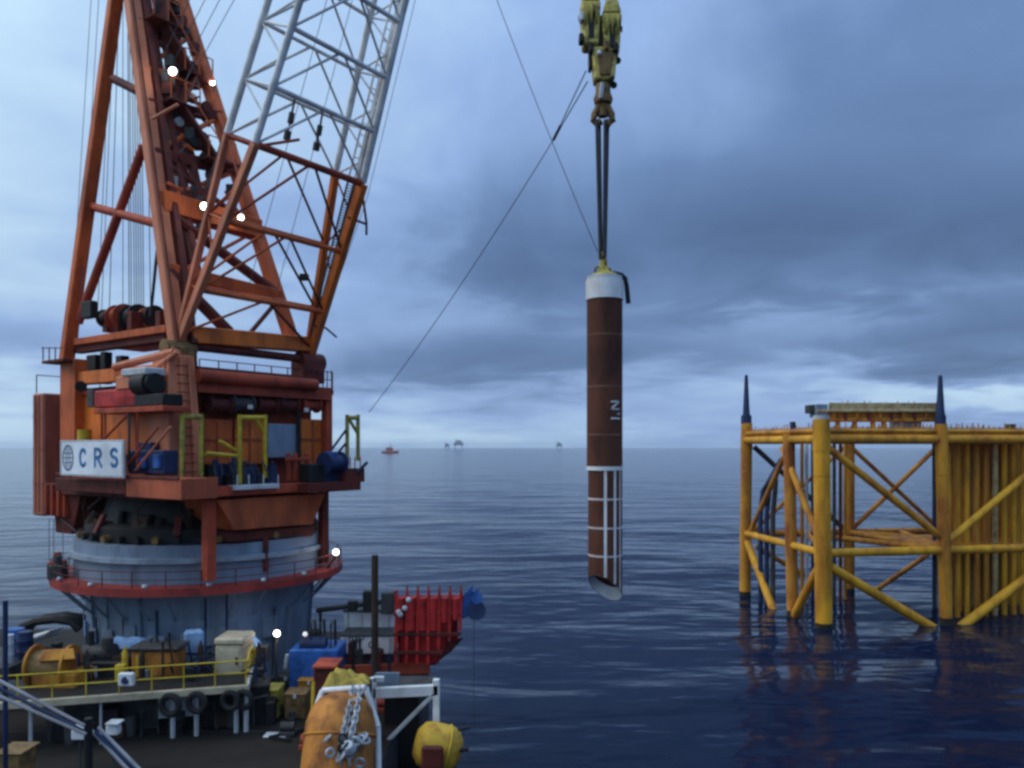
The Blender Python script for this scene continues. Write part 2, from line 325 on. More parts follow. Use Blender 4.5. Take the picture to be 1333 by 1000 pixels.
# ------------------------------------------------------------------ sea
def build_sea():
    na, nr = 512, 300; r0, r1 = 2.0, 14000.0; rnd = random.Random(3)
    waves = []
    for wl, amp in ((46, .16), (31, .12), (22, .09), (15, .065), (11, .05), (8, .035), (6, .026)):
        for k in range(3):
            th = R(62) + rnd.uniform(-0.7, 0.7); kk = 2*math.pi/(wl*rnd.uniform(0.85, 1.15))
            waves.append((kk*math.cos(th), kk*math.sin(th), amp*0.40, rnd.uniform(0, 6.28), wl))
    V = [(0, 0, 0)]; Fc = []
    for k in range(nr):
        r = r0*(r1/r0)**(k/(nr-1)); spc = max(r*2*math.pi/na, r*0.03)
        act = [(a, b, m*max(0.0, min(1.0, (wl/spc-2.5)/3.0)), p) for a, b, m, p, wl in waves if wl/spc > 2.5]
        for i in range(na):
            t = 2*math.pi*i/na; x, y = r*math.cos(t), r*math.sin(t); z = 0.0
            for a, b, m, p in act: z += m*math.sin(a*x+b*y+p)
            V.append((x, y, z))
    for i in range(na): Fc.append((0, 1+i, 1+(i+1) % na))
    for k in range(nr-1):
        for i in range(na):
            j = (i+1) % na; Fc.append((1+k*na+i, 1+(k+1)*na+i, 1+(k+1)*na+j, 1+k*na+j))
    me = bpy.data.meshes.new('sea'); me.from_pydata(V, [], Fc)
    me.polygons.foreach_set('use_smooth', [True]*len(me.polygons))
    m = bpy.data.materials.new('sea_water'); m.use_nodes = True; t = m.node_tree; bs = t.nodes['Principled BSDF']
    bs.inputs['Base Color'].default_value = (0.003, 0.009, 0.031, 1); bs.inputs['Roughness'].default_value = 0.10
    bs.inputs['IOR'].default_value = 1.333; bs.inputs['Specular IOR Level'].default_value = 0.10
    g = t.nodes.new('ShaderNodeNewGeometry'); prev = None
    for sc, det, stren, dist, rot, ys in ((0.03, 3, 0.32, 3.2, 0.30, 2.8), (0.09, 3, 0.36, 1.25, 0.15, 2.4), (0.45, 4, 0.25, 0.18, -0.2, 2.0), (2.0, 3, 0.22, 0.03, 0.4, 1.4)):
        mp = t.nodes.new('ShaderNodeMapping'); mp.inputs['Rotation'].default_value = (0, 0, rot); mp.inputs['Scale'].default_value = (1, ys, 1)
        n = t.nodes.new('ShaderNodeTexNoise'); n.inputs['Scale'].default_value = sc; n.inputs['Detail'].default_value = det; n.inputs['Roughness'].default_value = 0.5
        n.inputs['Distortion'].default_value = 0.4
        t.links.new(g.outputs['Position'], mp.inputs[0]); t.links.new(mp.outputs[0], n.inputs['Vector'])
        bp = t.nodes.new('ShaderNodeBump'); bp.inputs['Strength'].default_value = stren; bp.inputs['Distance'].default_value = dist
        t.links.new(n.outputs['Fac'], bp.inputs['Height'])
        if prev: t.links.new(prev.outputs[0], bp.inputs['Normal'])
        prev = bp
    t.links.new(prev.outputs[0], bs.inputs['Normal'])
    me.materials.append(m); o = bpy.data.objects.new('sea', me); col.objects.link(o); o['kind'] = 'structure'
build_sea()
hz = mk('haze', box(-14500, 14500, -14500, 14500, -3, 75, 0), None, kind='stuff')
hm = bpy.data.materials.new('haze_air'); hm.use_nodes = True; hm.node_tree.nodes.clear()
hv = hm.node_tree.nodes.new('ShaderNodeVolumePrincipled'); ho = hm.node_tree.nodes.new('ShaderNodeOutputMaterial')
hv.inputs['Color'].default_value = (0.75, 0.87, 1.0, 1); hv.inputs['Density'].default_value = 0.00007; hv.inputs['Anisotropy'].default_value = 0.2
hm.node_tree.links.new(hv.outputs[0], ho.inputs['Volume']); hz.data.materials.append(hm)

# ------------------------------------------------------------------ crane vessel (deck and hull)
DZ = 4.0
ship = thing('crane_vessel', (-20, 30, 0), 'dark weathered steel work deck and hull carrying the orange crane', 'ship')
def prism(pts, z0, z1):
    n = len(pts); V = [(x, y, z0) for x, y in pts] + [(x, y, z1) for x, y in pts]
    return V, [tuple(range(n-1, -1, -1)), tuple(range(n, 2*n))] + [(i, (i+1) % n, n+(i+1) % n, n+i) for i in range(n)]
outline = [(-46, 6), (-4.4, 6), (-4.4, 42.5), (-6.5, 46.5), (-36, 47.5), (-46, 45)]
mk('hull', prism(outline, -2.0, DZ-0.12), M_HULL, ship)
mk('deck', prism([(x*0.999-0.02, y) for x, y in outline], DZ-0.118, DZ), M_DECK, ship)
for k in range(5):
    mk('deck_seam', box(-34, -4.9, 22+k*4.1, 22.07+k*4.1, DZ+0.002, DZ+0.012, 0), M_MID, ship)
mk('bulwark_rail', polytube([(-4.5, 8, DZ+1.0), (-4.5, 23.5, DZ+1.0)], 0.04), M_PALE, ship)

# ------------------------------------------------------------------ crane pedestal
PC = C0 + Vector((0.5, 0.0))
pc = Vector((PC.x, PC.y, DZ))
ped = thing('crane_pedestal', pc, 'round blue-grey steel tub with red walkway ring carrying the orange crane', 'pedestal')
def L0(name, prof, m, n=64, parent=ped, smooth=True): return mk(name, lathe((PC.x, PC.y, 0), prof, n), m, parent, smooth)
L0('tub', [(5.1, DZ), (5.1, 5.2), (5.35, 8.5)], M_PED)
L0('ring_girder', [(5.75, 8.70), (5.75, 9.72)], M_PED)
L0('flange', [(5.95, 9.72), (5.95, 9.94)], M_PEDL)
L0('slew_rail', [(5.75, 9.94), (5.75, 10.46), (5.5, 10.46)], M_PED)
for k in range(11):
    a = 2*math.pi*k/11; d = Vector((math.cos(a), math.sin(a), 0)); q = Vector((-d.y, d.x, 0))
    mk('stiffener', barbox(pc.xy.to_3d() + d*5.15 + UZ*4.6, pc.xy.to_3d() + d*5.38 + UZ*8.45, d, q, 0.12, 0.05, 0), M_PED, ped)
wk = L0('walkway', [(5.76, 8.50), (6.62, 8.50), (6.62, 8.68), (5.76, 8.68)], M_DRED)
L0('walkway_edge', [(6.62, 8.46), (6.72, 8.46), (6.72, 8.80), (6.62, 8.80)], M_RING)
for k in range(30):
    a = 2*math.pi*k/30 + 0.03; d = Vector((math.cos(a), math.sin(a), 0)); b0 = pc.xy.to_3d()
    mk('bracket', tube(b0 + d*5.3 + UZ*7.2, b0 + d*6.5 + UZ*8.46, 0.05, n=6), M_PED, ped)
    mk('rail_post', tube(b0 + d*6.64 + UZ*8.8, b0 + d*6.64 + UZ*9.5, 0.025, n=5), M_DRED, ped)
mk('rail', torus((PC.x, PC.y, 9.5), 6.64, 0.022, n=72, m=5), M_DRED, ped)
mk('rail', torus((PC.x, PC.y, 9.16), 6.64, 0.018, n=72, m=5), M_DRED, ped)
for px, py in ((112, 766), (176, 768), (252, 764), (327, 757), (385, 748), (425, 738)):
    p = pp(px, py, (PC.x-1, PC.y-6.4), (PC.x+1, PC.y-6.4)) if False else None
    a = math.asin(max(-1, min(1, (px-252)/196.0))); q = Vector((PC.x + 6.5*math.sin(a), PC.y - 6.5*math.cos(a), 8.9))
    l = mk('walkway_lamp', box(q.x-.1, q.x+.1, q.y-.08, q.y+.08, 8.81, 8.96), M_PALE, ped)
    mk('lens', ball((q.x, q.y-.1, 8.9), .08, 8), M_WHITE, l)
for (pxx, m) in ((88, M_DRED), (76, M_RED), (98, M_MID)):                   # gear at the left end of the ring
    a = math.asin((pxx-252)/192.0); q = Vector((PC.x + 6.4*math.sin(a), PC.y - 6.4*math.cos(a), 8.8))
    mk('ring_motor', join(box(q.x-.32, q.x+.32, q.y-.3, q.y+.3, 8.7, 9.4, .05), tube((q.x, q.y, 9.4), (q.x, q.y, 9.8), .16)), m, ped)

# ------------------------------------------------------------------ crane
crane = thing('crane', Vector((PC.x, PC.y, 10.4)), 'huge orange slewing crane with grey lattice boom and white sign on its house', 'crane')
# lower works: near-black colours carry the shade under the house as well as grease
def LC(name, prof, m, n=48): return mk(name, lathe((PC.x, PC.y, 0), prof, n), m, crane, True)
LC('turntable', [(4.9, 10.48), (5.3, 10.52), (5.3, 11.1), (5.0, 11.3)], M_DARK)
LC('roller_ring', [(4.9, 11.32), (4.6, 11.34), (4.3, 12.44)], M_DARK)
for k in range(40):
    a = 2*math.pi*k/40; d = Vector((math.cos(a), math.sin(a), 0))
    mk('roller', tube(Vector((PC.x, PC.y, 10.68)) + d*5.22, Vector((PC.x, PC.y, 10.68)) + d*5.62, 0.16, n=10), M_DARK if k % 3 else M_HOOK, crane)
    if k % 5 == 1: mk('roller_bracket', barbox(Vector((PC.x, PC.y, 10.9)) + d*5.4, Vector((PC.x, PC.y, 11.7)) + d*5.0, d, Vector((-d.y, d.x, 0)), .2, .3, .02), M_DRED, crane)
rq = random.Random(31)
for k in range(30):
    a = 2*math.pi*(k+rq.random()*.7)/30; d = Vector((math.cos(a), math.sin(a), 0)); q = Vector((-d.y, d.x, 0)); b = Vector((PC.x, PC.y, 0)) + d*rq.uniform(4.7, 5.2); z1 = rq.uniform(11.4, 12.4); ww = rq.uniform(.12, .3)
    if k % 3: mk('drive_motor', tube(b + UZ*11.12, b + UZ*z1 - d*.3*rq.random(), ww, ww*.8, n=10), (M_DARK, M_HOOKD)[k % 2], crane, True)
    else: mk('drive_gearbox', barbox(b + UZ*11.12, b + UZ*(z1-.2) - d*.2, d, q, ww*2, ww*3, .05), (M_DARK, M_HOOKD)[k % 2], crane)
    if k % 2: mk('grease_pipe', polytube([b + UZ*11.3 + d*.2, b + UZ*11.9 + d*.25 + q*rq.uniform(-.5, .5), b + UZ*12.5 + q*rq.uniform(-.9, .9)], .05), M_HOOKD, crane)
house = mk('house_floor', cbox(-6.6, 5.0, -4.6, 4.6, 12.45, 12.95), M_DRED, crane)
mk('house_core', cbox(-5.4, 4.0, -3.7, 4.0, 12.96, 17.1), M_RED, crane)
mk('rear_block', cbox(-6.65, -5.5, -4.62, 4.4, 11.3, 17.35, 0.08), M_REAR, crane)
for u in (-6.3, -5.95): mk('plate_seam', cbox(u, u+.04, -4.66, -4.62, 11.5, 17.2, 0), M_GAL, crane)
for z in (12.9, 14.6, 16.2): mk('plate_seam', cbox(-6.6, -5.52, -4.655, -4.622, z, z+.04, 0), M_GAL, crane)
mk('rear_skirt', cbox(-5.45, -3.6, -4.55, 3.6, 11.35, 12.42), M_RED, crane)
for u in (-5.2, -4.6, -4.0): mk('skirt_rib', cbox(u, u+.15, -4.72, -4.56, 11.4, 12.9), M_RED, crane)
mk('rear_support', hexa([C(-5.2, -4.2, 10.5), C(-3.6, -4.2, 10.5), C(-3.6, 0, 10.5), C(-5.2, 0, 10.5), C(-5.0, -4.4, 12.44), C(-2.4, -4.4, 12.44), C(-2.4, 0, 12.44), C(-5.0, 0, 12.44)], .03), M_DRED, crane)
for (px, py0, py1, u, m, r) in ((160, 650, 716, -1.5, M_DRED, .3), (120, 640, 715, -3.2, M_DRED, .4), (272, 650, 756, 6.0, M_RED, 0.22), (421, 640, 734, 5.6, M_DRED, 0.2), (346, 700, 744, 6.2, M_DRED, .1)):
    a, b = pu(px, py0, u), pu(px, py1, u); mk('hold_down_leg', barbox(a, b, BU, BV, r*2, r*2), m, crane)
# trapezoid bin under the front
def trap(u0, u1, m, name, T, B):
    pts = []
    for (x, y) in (B[0], B[1]): pts.append(pu(x, y, u1))
    back = [p - BU*(u1-u0) for p in pts]
    top = [pu(x, y, u1) for (x, y) in (T[0], T[1])]; tb = [p - BU*(u1-u0) for p in top]
    return mk(name, hexa([pts[0], pts[1], back[1], back[0], top[0], top[1], tb[1], tb[0]], .04), m, crane)
trap(3.6, 6.3, M_GALB, 'underslung_bin', ((282, 651), (424, 642)), ((306, 691), (408, 682)))
trap(3.4, 6.0, M_DRED, 'bin_base', ((300, 693), (412, 684)), ((300, 706), (408, 698)))
# house side face
v = -4.55
mk('rear_column', sbox(78, 97, 468, 574, -4.75, .6), M_OR, crane)
mk('side_beam', sbox(96, 214, 479, 496, -4.6, .5), M_OR2, crane)
for (a, b) in ((98, 131), (134, 176), (180, 214)): mk('side_panel', sbox(a, b, 512, 592, -4.3, .12), M_OR2, crane)
mk('side_panel_trim', sbox(97, 214, 506, 511, -4.42, .14), M_RED, crane)
sh = mk('winch_housing', sbox(122, 176, 507, 530, -5.5, 1.1, .06), M_BRED, crane); sh['label'] = 'bright red winch housing'
mk('winch_shelf', sbox(122, 212, 530, 537, -5.6, 1.2), M_RED, crane)
p = pv(186, 500, -5.2); mk('engine', join(tube(p - BU*.2, p + BU*.75, .52, n=16), tube(p + BU*.75, p + BU*.95, .42, n=16), tube(p - BU*.9, p - BU*.2, .3, n=12), sbox(150, 212, 514, 529, -5.5, .9, .04)), M_DARK, crane, True)
mk('engine_hood', sbox(157, 189, 479, 489, -5.6, .9, .05), M_PALE, crane)
mk('engine_cowl', sbox(150, 168, 490, 507, -5.55, .7, .04), M_PEACH, crane)
for x in (137, 168, 179): mk('shelf_post', tube(pv(x, 537, -5.5), pv(x, 612, -5.5), .05, n=6), M_MID if x == 168 else M_RED, crane)
mk('shelf_brace', tube(pv(134, 573, -5.5), pv(167, 539, -5.5), .06, n=6), M_RED, crane)
mk('stair_rail', tube(pv(176, 613, -5.6), pv(222, 556, -5.6), .05, n=6), M_PEACH, crane)
mk('stair_rail', tube(pv(166, 606, -5.6), pv(206, 556, -5.6), .05, n=6), M_RED, crane)
mk('pulley', tube(pv(105, 503, -5.0), pv(105, 503, -4.7), .25, n=14), M_DARK, crane)
mk('side_bracket', sbox(113, 121, 508, 530, -5.2, .5), M_MID, crane)
mk('yellow_drum', tube(pv(110, 568, -4.9) - UZ*.25, pv(110, 568, -4.9) + UZ*.3, .3, n=14), M_RAIL, crane)
mk('side_gallery', sbox(164, 236, 622, 649, -5.75, 1.1), M_GAL, crane)
mk('corner_gallery', fbox(232, 284, 622, 650, 6.62, .1), M_GAL, crane)
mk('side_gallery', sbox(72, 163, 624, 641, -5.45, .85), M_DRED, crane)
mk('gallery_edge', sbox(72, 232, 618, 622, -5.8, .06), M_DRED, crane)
mk('gallery_machine', join(sbox(166, 212, 586, 617, -5.3, .7, .05), sbox(176, 196, 576, 586, -5.2, .4, .03)), M_NAVY, crane)
for (a, b, c_) in ((180, 188, 596), (198, 206, 592)): mk('gallery_valve', sbox(a, b, c_, 610, -5.45, .15, .03), M_BLUE, crane)
# sign
sign = mk('sign_board', sbox(78, 161, 573, 621, -5.98, .1, .015), M_PALE, crane); sign['label'] = 'white sign board with round emblem and letters C R S'
mk('sign_face', sbox(80.5, 158.5, 575.5, 618.5, -5.995, .012, 0), M_SIGN, sign)
for x in (92, 148): mk('sign_post', tube(pv(x, 575, -5.82), pv(x, 622, -5.82), .05, n=6), M_MID, crane)
def on_side(x, y): return pv(x, y, -6.0)
def glyph(name, strokes, wd, m, parent, plane, nrm):
    parts = []
    for s in strokes:
        for (a, b) in zip(s[:-1], s[1:]):
            A, B = plane(*a), plane(*b); d = (B-A).normalized(); q = nrm.cross(d).normalized()
            A -= d*wd*.35; B += d*wd*.35
            parts.append(barbox(A, B, q, nrm, wd, .014, 0))
    return mk(name, join(*parts), m, parent)
def arc(cx, cy, rx, ry, a0, a1, n=10): return [(cx + rx*math.cos(R(a0+(a1-a0)*i/n)), cy - ry*math.sin(R(a0+(a1-a0)*i/n))) for i in range(n+1)]
NS = -BV
glyph('letter', [arc(108, 596, 3.9, 10.5, 40, 320)], .15, M_SIGNB, sign, on_side, NS)
glyph('letter', [[(123.5, 607), (123.5, 585)], [(123.5, 585), (127, 585)] + arc(127, 590.5, 4.2, 5.5, 90, -90, 6) + [(123.5, 596)], [(126.5, 596), (132, 607)]], .15, M_SIGNB, sign, on_side, NS)
glyph('letter', [arc(148.5, 590, 4.0, 5.0, 30, 250, 8) + arc(148.5, 601.2, 4.0, 5.6, 70, -150, 8)], .15, M_SIGNB, sign, on_side, NS)
glyph('emblem', [arc(88.5, 596, 6.6, 16, 0, 360, 20)], .09, M_SIGNG, sign, on_side, NS)
glyph('emblem_band', [[(86, 584), (86, 608)], [(88.5, 581), (88.5, 611)], [(91.2, 584), (91.2, 608)], [(83, 596), (94, 596)], [(84, 590), (93, 590)], [(84, 602), (93, 602)]], .055, M_SIGNG, sign, on_side, NS)
# corner column under the gantry foot
colm = mk('corner_column', hexa([C(3.9, -4.95, 12.96), C(5.75, -4.95, 12.96), C(5.75, -3.3, 12.96), C(3.9, -3.3, 12.96), C(3.8, -4.5, 18.6), C(5.0, -4.5, 18.6), C(5.0, -3.3, 18.6), C(3.8, -3.3, 18.6)], .04), M_PEACH, crane)
for vv in (-4.2, -3.8): mk('column_rib', barbox(C(5.83, vv, 13), C(5.08, vv*.96, 18.5), BU, BV, .12, .1, .01), M_PEACH, crane)
p = pv(240, 456, -4.0); mk('foot_knuckle', join(tube(C(4.3, -4.3, 18.95), C(4.3, -2.9, 18.95), .34, n=16), cbox(3.8, 4.8, -4.2, -3.1, 18.61, 19.0, .05)), M_HOOK, crane, True)
mk('foot_knuckle', join(tube(C(4.3, 2.9, 18.95), C(4.3, 4.3, 18.95), .5, n=16), cbox(3.7, 4.8, 2.9, 4.2, 17.9, 19.0, .05)), M_DRED, crane, True)
# front face
mk('upper_deck', cbox(-4.5, 5.0, -3.3, 4.6, 17.35, 17.6), M_DRED, crane)
mk('deck_fascia', fbox(258, 432, 498, 516, 5.15, .14), M_RED, crane)
mk('cross_tube', tube(C(5.2, -3.3, 17.75), C(5.2, 3.2, 17.75), .30, n=16), M_RED, crane, True)
mk('back_rail_beam', cbox(3.2, 3.5, -3.3, 3.6, 17.7, 18.35), M_DRED, crane)
for k in range(9):
    vv = -3.0 + k*.95; mk('deck_post', tube(C(4.9, vv, 17.6), C(4.9, vv, 18.5), .03, n=5), M_DRED, crane)
for z in (18.1, 18.5): mk('deck_rail', tube(C(4.9, -3.0, z), C(4.9, 4.6, z), .025, n=5), M_DRED, crane)
for k in range(6): mk('rear_rail_post', tube(C(-6.7, -4.4+k*1.6, 17.4), C(-6.7, -4.4+k*1.6, 18.3), .03, n=5), M_DRED, crane)
mk('rear_rail', tube(C(-6.7, -4.4, 18.3), C(-6.7, 4.0, 18.3), .025, n=5), M_DRED, crane)
for k in range(5): mk('corner_rail_post', tube(C(3.6+k*.32, 4.55, 17.6), C(3.6+k*.32, 4.55, 18.6), .03, n=5), M_RED, crane)
mk('rear_gallery', sbox(54, 82, 468, 472, -5.2, .8), M_DRED, crane)
for x in (56, 64, 72): mk('gallery_post', tube(pv(x, 469, -5.2), pv(x, 452, -5.2), .03, n=5), M_DRED, crane)
mk('gallery_rail', tube(pv(54, 453, -5.2), pv(82, 453, -5.2), .025, n=5), M_DRED, crane)
for (x, y0_, y1_) in ((284, 549, 601), (326, 549, 601), (408, 549, 601)): mk('panel_stiffener', fbox(x-1, x+1, y0_, y1_, 4.62, .06, 0), M_GAL, crane)
for (x0_, x1_, yy) in ((267, 302, 572), (307, 346, 572), (393, 423, 572)): mk('panel_stiffener', fbox(x0_, x1_, yy-1, yy+1, 4.61, .05, 0), M_GAL, crane)
for z in range(14): mk('column_rung', tube(C(5.86 - .052*z, -4.3, 13.3+z*.37), C(5.86 - .052*z, -3.75, 13.3+z*.37), .025, n=5), M_DRED, crane)
for (a, b, m) in ((266, 303, M_OR), (306, 347, M_OR2), (392, 424, M_OR2)): mk('front_panel', fbox(a, b, 546, 604, 4.55, .12), m, crane)
mk('cabinet', fbox(350, 389, 552, 596, 4.8, .5, .04), M_PED, crane)
mk('front_post', fbox(388, 392, 515, 605, 5.0, .15), M_DARK, crane)
mk('right_post', fbox(425, 433, 506, 640, 5.0, .4), M_RED, crane)
for k, (px, rr) in enumerate(((284, .42), (312, .5), (345, .42), (372, .45), (402, .4))):
    p = pu(px, 527, 4.7); mk('drum', join(tube(p - BV*.5, p + BV*.5, rr*.75, n=14), tube(p - BV*.55, p - BV*.45, rr, n=16), tube(p + BV*.45, p + BV*.55, rr, n=16)), (M_DRED, M_MID, M_DRED, M_DRED, M_RED)[k], crane, True)
for (px, py) in ((326, 530), (399, 534)):
    p = pu(px, py, 5.2); l = mk('house_lamp', box(p.x-.1, p.x+.1, p.y-.1, p.y+.1, p.z-.1, p.z+.1), M_WHITE, crane)
mk('front_gallery', cbox(5.0, 6.5, -4.8, 4.7, 12.72, 12.92), M_DRED, crane)
mk('gallery_edge', cbox(6.5, 6.56, -4.8, 4.7, 12.62, 13.05), M_RED, crane)
# gallery machinery
rnd = random.Random(5)
for k in range(11):
    px = 272 + k*8.2; h = rnd.uniform(14, 34); u = 6.2 - rnd.uniform(0, .8)
    if k % 3 == 1:
        p = pu(px, 634, u); mk('pump', join(tube(p, p + UZ*h*.033, .22, n=12), tube(p + UZ*h*.033, p + UZ*(h*.033+.2), .12, n=8)), (M_DARK, M_NAVY, M_MID)[k % 3], crane, True)
    else: mk('machine_box', fbox(px, px+9, 632-h, 632, u, .5, .03), (M_DARK, M_MID, M_NAVY, M_DARK)[k % 4], crane)
for k in range(8):
    a = pu(278+k*9, 600+rnd.uniform(-4, 8), 6.4); b = pu(282+k*9+rnd.uniform(-6, 6), 631, 6.4); mk('hose', polytube([a, mix(a, b, .5)+BU*.15, b], .035), M_ROPE if k % 2 else M_MID, crane)
mk('drip_tray', fbox(306, 364, 631, 637, 6.75, .5, .02), M_PALE, crane)
for x in (309, 324, 343, 362): mk('tray_post', tube(pu(x, 637, 6.7), pu(x, 618, 6.7), .03, n=5), M_PALE, crane)
for x in (374, 383, 398): mk('guard_post', fbox(x, x+5, 590, 626, 5.9, .12), M_RED, crane)
mk('guard_rail', fbox(372, 404, 596, 600, 6.0, .08), M_RED, crane)
# yellow goal-post frames
def goal(x0, x1, yt, yb0, yb1, u, m, lab, knee=True):
    g = mk('davit_frame', tube(pu(x0, yt+3, u), pu(x1, yt+3, u), .11, n=8), m, crane); g['label'] = lab
    for x, yb in ((x0, yb0), (x1, yb1)): mk('post', tube(pu(x, yt-1, u), pu(x, yb, u), .10, n=8), m, g)
    if knee: mk('knee_brace', tube(pu(x1, yt+24, u), pu(x1-12, yt+4, u), .08, n=6), m, g)
goal(312, 345, 541, 630, 622, 6.35, M_RAIL, 'bright yellow davit frame at centre of the house front')
goal(237, 262, 540, 626, 622, 6.2, M_GRN, 'dull yellow davit frame beside the corner column', False)
goal(452, 466, 541, 606, 600, 6.9, M_GRN, 'green-yellow davit frame at the far end of the gallery', True)
mk('frame_strut', tube(pu(286, 574, 6.3), pu(312, 590, 6.3), .08, n=6), M_RAIL, crane)
mk('frame_foot_beam', tube(pu(268, 590, 6.3), pu(312, 594, 6.3), .1, n=6), M_RAIL, crane)
# right-hand platform
mk('end_platform', join(fbox(402, 470, 628, 640, 7.3, 1.6), fbox(450, 475, 610, 628, 7.3, 1.0)), M_DRED, crane)
p = pu(433, 603, 6.9); mk('end_winch', join(tube(p - BV*.5, p + BV*.5, .42, n=16), tube(p - BV*.55, p - BV*.45, .55, n=16), tube(p + BV*.45, p + BV*.55, .55, n=16), fbox(422, 448, 606, 628, 6.8, .7, .04)), M_NAVY, crane, True)
mk('winch_motor', fbox(428, 440, 588, 602, 7.2, .4, .05), M_BLUE, crane)
mk('end_machine', fbox(404, 424, 604, 628, 6.9, .8, .05), M_DARK, crane)
for (a, b) in (((432, 585), (451, 559)), ((438, 592), (453, 574))): mk('stay', tube(pu(*a, 6.9), pu(*b, 6.9), .06, n=6), M_NAVY, crane)
mk('fairlead', tube(pu(464, 616, 7.3), pu(478, 602, 7.5), .08, n=6), M_NAVY, crane)
for x in (456, 462, 469): mk('platform_post', tube(pu(x, 612, 7.3), pu(x, 595, 7.3), .03, n=5), M_RED, crane)

# gantry (A-frame)
gan = mk('gantry', barbox(pu(246, 436, 4.3), pu(400, 449, 4.3), BU, UZ, .7, .75, .05), M_OR2, crane)
def ext(a, b, z): t = (z - a.z)/(b.z - a.z); return a + (b-a)*t
def leg_at(a, b, y):     # point on a leg at a pixel row
    lo, hi = 0.0, 1.0
    A, B = a, b
    for _ in range(40):
        m_ = (lo+hi)/2; p = A + (B-A)*m_; yy = HY - (p.z-CAMZ)/p.y*F
        if yy > y: lo = m_
        else: hi = m_
    return A + (B-A)*lo
nf0, nf1 = pv(231, 446, -3.6), pv(172, 0, -2.6); nfT = ext(nf0, nf1, 43.0)
rn0, rn1 = pv(86, 464, -3.9), pv(150, 0, -2.7); rnT = ext(rn0, rn1, 43.0)
ff0 = pu(380, 436, 4.2); ff1 = pu(236, 0, -1.6); ffT = ext(ff0, ff1, 43.0)
rf0 = C(-5.6, 3.4, 18.2); rfT = ffT + (rnT - nfT)*.9
nl0 = lambda y: leg_at(nf0, nfT, y); fl0 = lambda y: leg_at(ff0, ffT, y)
mk('front_leg', barbox(nf0, nfT, BU, BV, .50, .66, .05), M_PEACH, gan)
mk('front_leg_shaded_side', barbox(nf0 + BV*.55 + BU*.2, nfT + BV*.5, BU, BV, .62, .3, .03), M_DRED, gan)  # dark red bar stands in for the shaded right side of the leg
mk('rear_leg', barbox(rn0 - UZ*.4, rnT, BU, BV, .47, .6, .05), M_OR, gan)
mk('front_leg', barbox(ff0 - UZ*.3, ffT, BU, BV, .62, .6, .05), M_OR, gan)
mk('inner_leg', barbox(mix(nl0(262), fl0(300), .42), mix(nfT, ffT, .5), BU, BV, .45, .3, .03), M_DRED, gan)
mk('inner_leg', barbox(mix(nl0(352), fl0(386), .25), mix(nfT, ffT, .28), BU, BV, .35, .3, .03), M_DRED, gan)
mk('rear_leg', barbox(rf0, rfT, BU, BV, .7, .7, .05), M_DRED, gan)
mk('apex_beam', hexa([nfT+BU*.6-BV*.6, ffT+BU*.6+BV*.6, rfT-BU*.6+BV*.6, rnT-BU*.6-BV*.6] + [q + UZ*1.2 for q in (nfT+BU*.6-BV*.6, ffT+BU*.6+BV*.6, rfT-BU*.6+BV*.6, rnT-BU*.6-BV*.6)], .06), M_OR, gan)
for k in range(5):
    q = mix(mix(nfT, rnT, .5), mix(ffT, rfT, .5), .15+.7*k/4) + UZ*1.7; mk('apex_sheave', tube(q - BV*.1, q + BV*.1, .75, n=20), M_MID, gan, True)
vn = lambda y: -3.6 + (440-y)/440.0
def nside(a, b, r, m): return mk('strut', tube(pv(*a, vn(a[1])), pv(*b, vn(b[1])), r, n=10), m, gan, True)
nside((148, 103), (180, 119), .21, M_DRED); nside((116, 268), (210, 293), .21, M_RED); nside((102, 420), (187, 190), .21, M_RED)
nside((208, 292), (196, 412), .07, M_DARK)
nl = lambda y: leg_at(nf0, nfT, y); fl = lambda y: leg_at(ff0, ffT, y)
for (ya, yb, r_, m) in ((30, 45, .2, M_DRED), (92, 110, .2, M_OR), (135, 152, .22, M_DRED), (200, 222, .24, M_DRED), (262, 300, .42, M_OR), (352, 386, .26, M_OR)):
    mk('cross_beam', barbox(nl(ya), fl(yb), BU, UZ, r_*2, r_*2.2, .03), m, gan)
for (a, b, r_, m) in ((nl(268), fl(384), .26, M_DRED), (nl(352), mix(nf0, ff0, .42) + UZ*.3, .28, M_DRED), (fl(388), mix(nf0, ff0, .6)+UZ*.2, .11, M_DRED), (fl(300), nl(362), .09, M_RED),
                  (nl(135), fl(222), .14, M_DRED), (fl(152), nl(200), .12, M_OR), (nl(200), fl(300), .14, M_DRED), (fl(222), nl(262), .12, M_OR), (nl(30), fl(110), .14, M_DRED), (fl(45), nl(92), .12, M_OR), (nl(92), fl(152), .11, M_DRED)):
    mk('brace', tube(a, b, r_, n=8), m, gan, True)
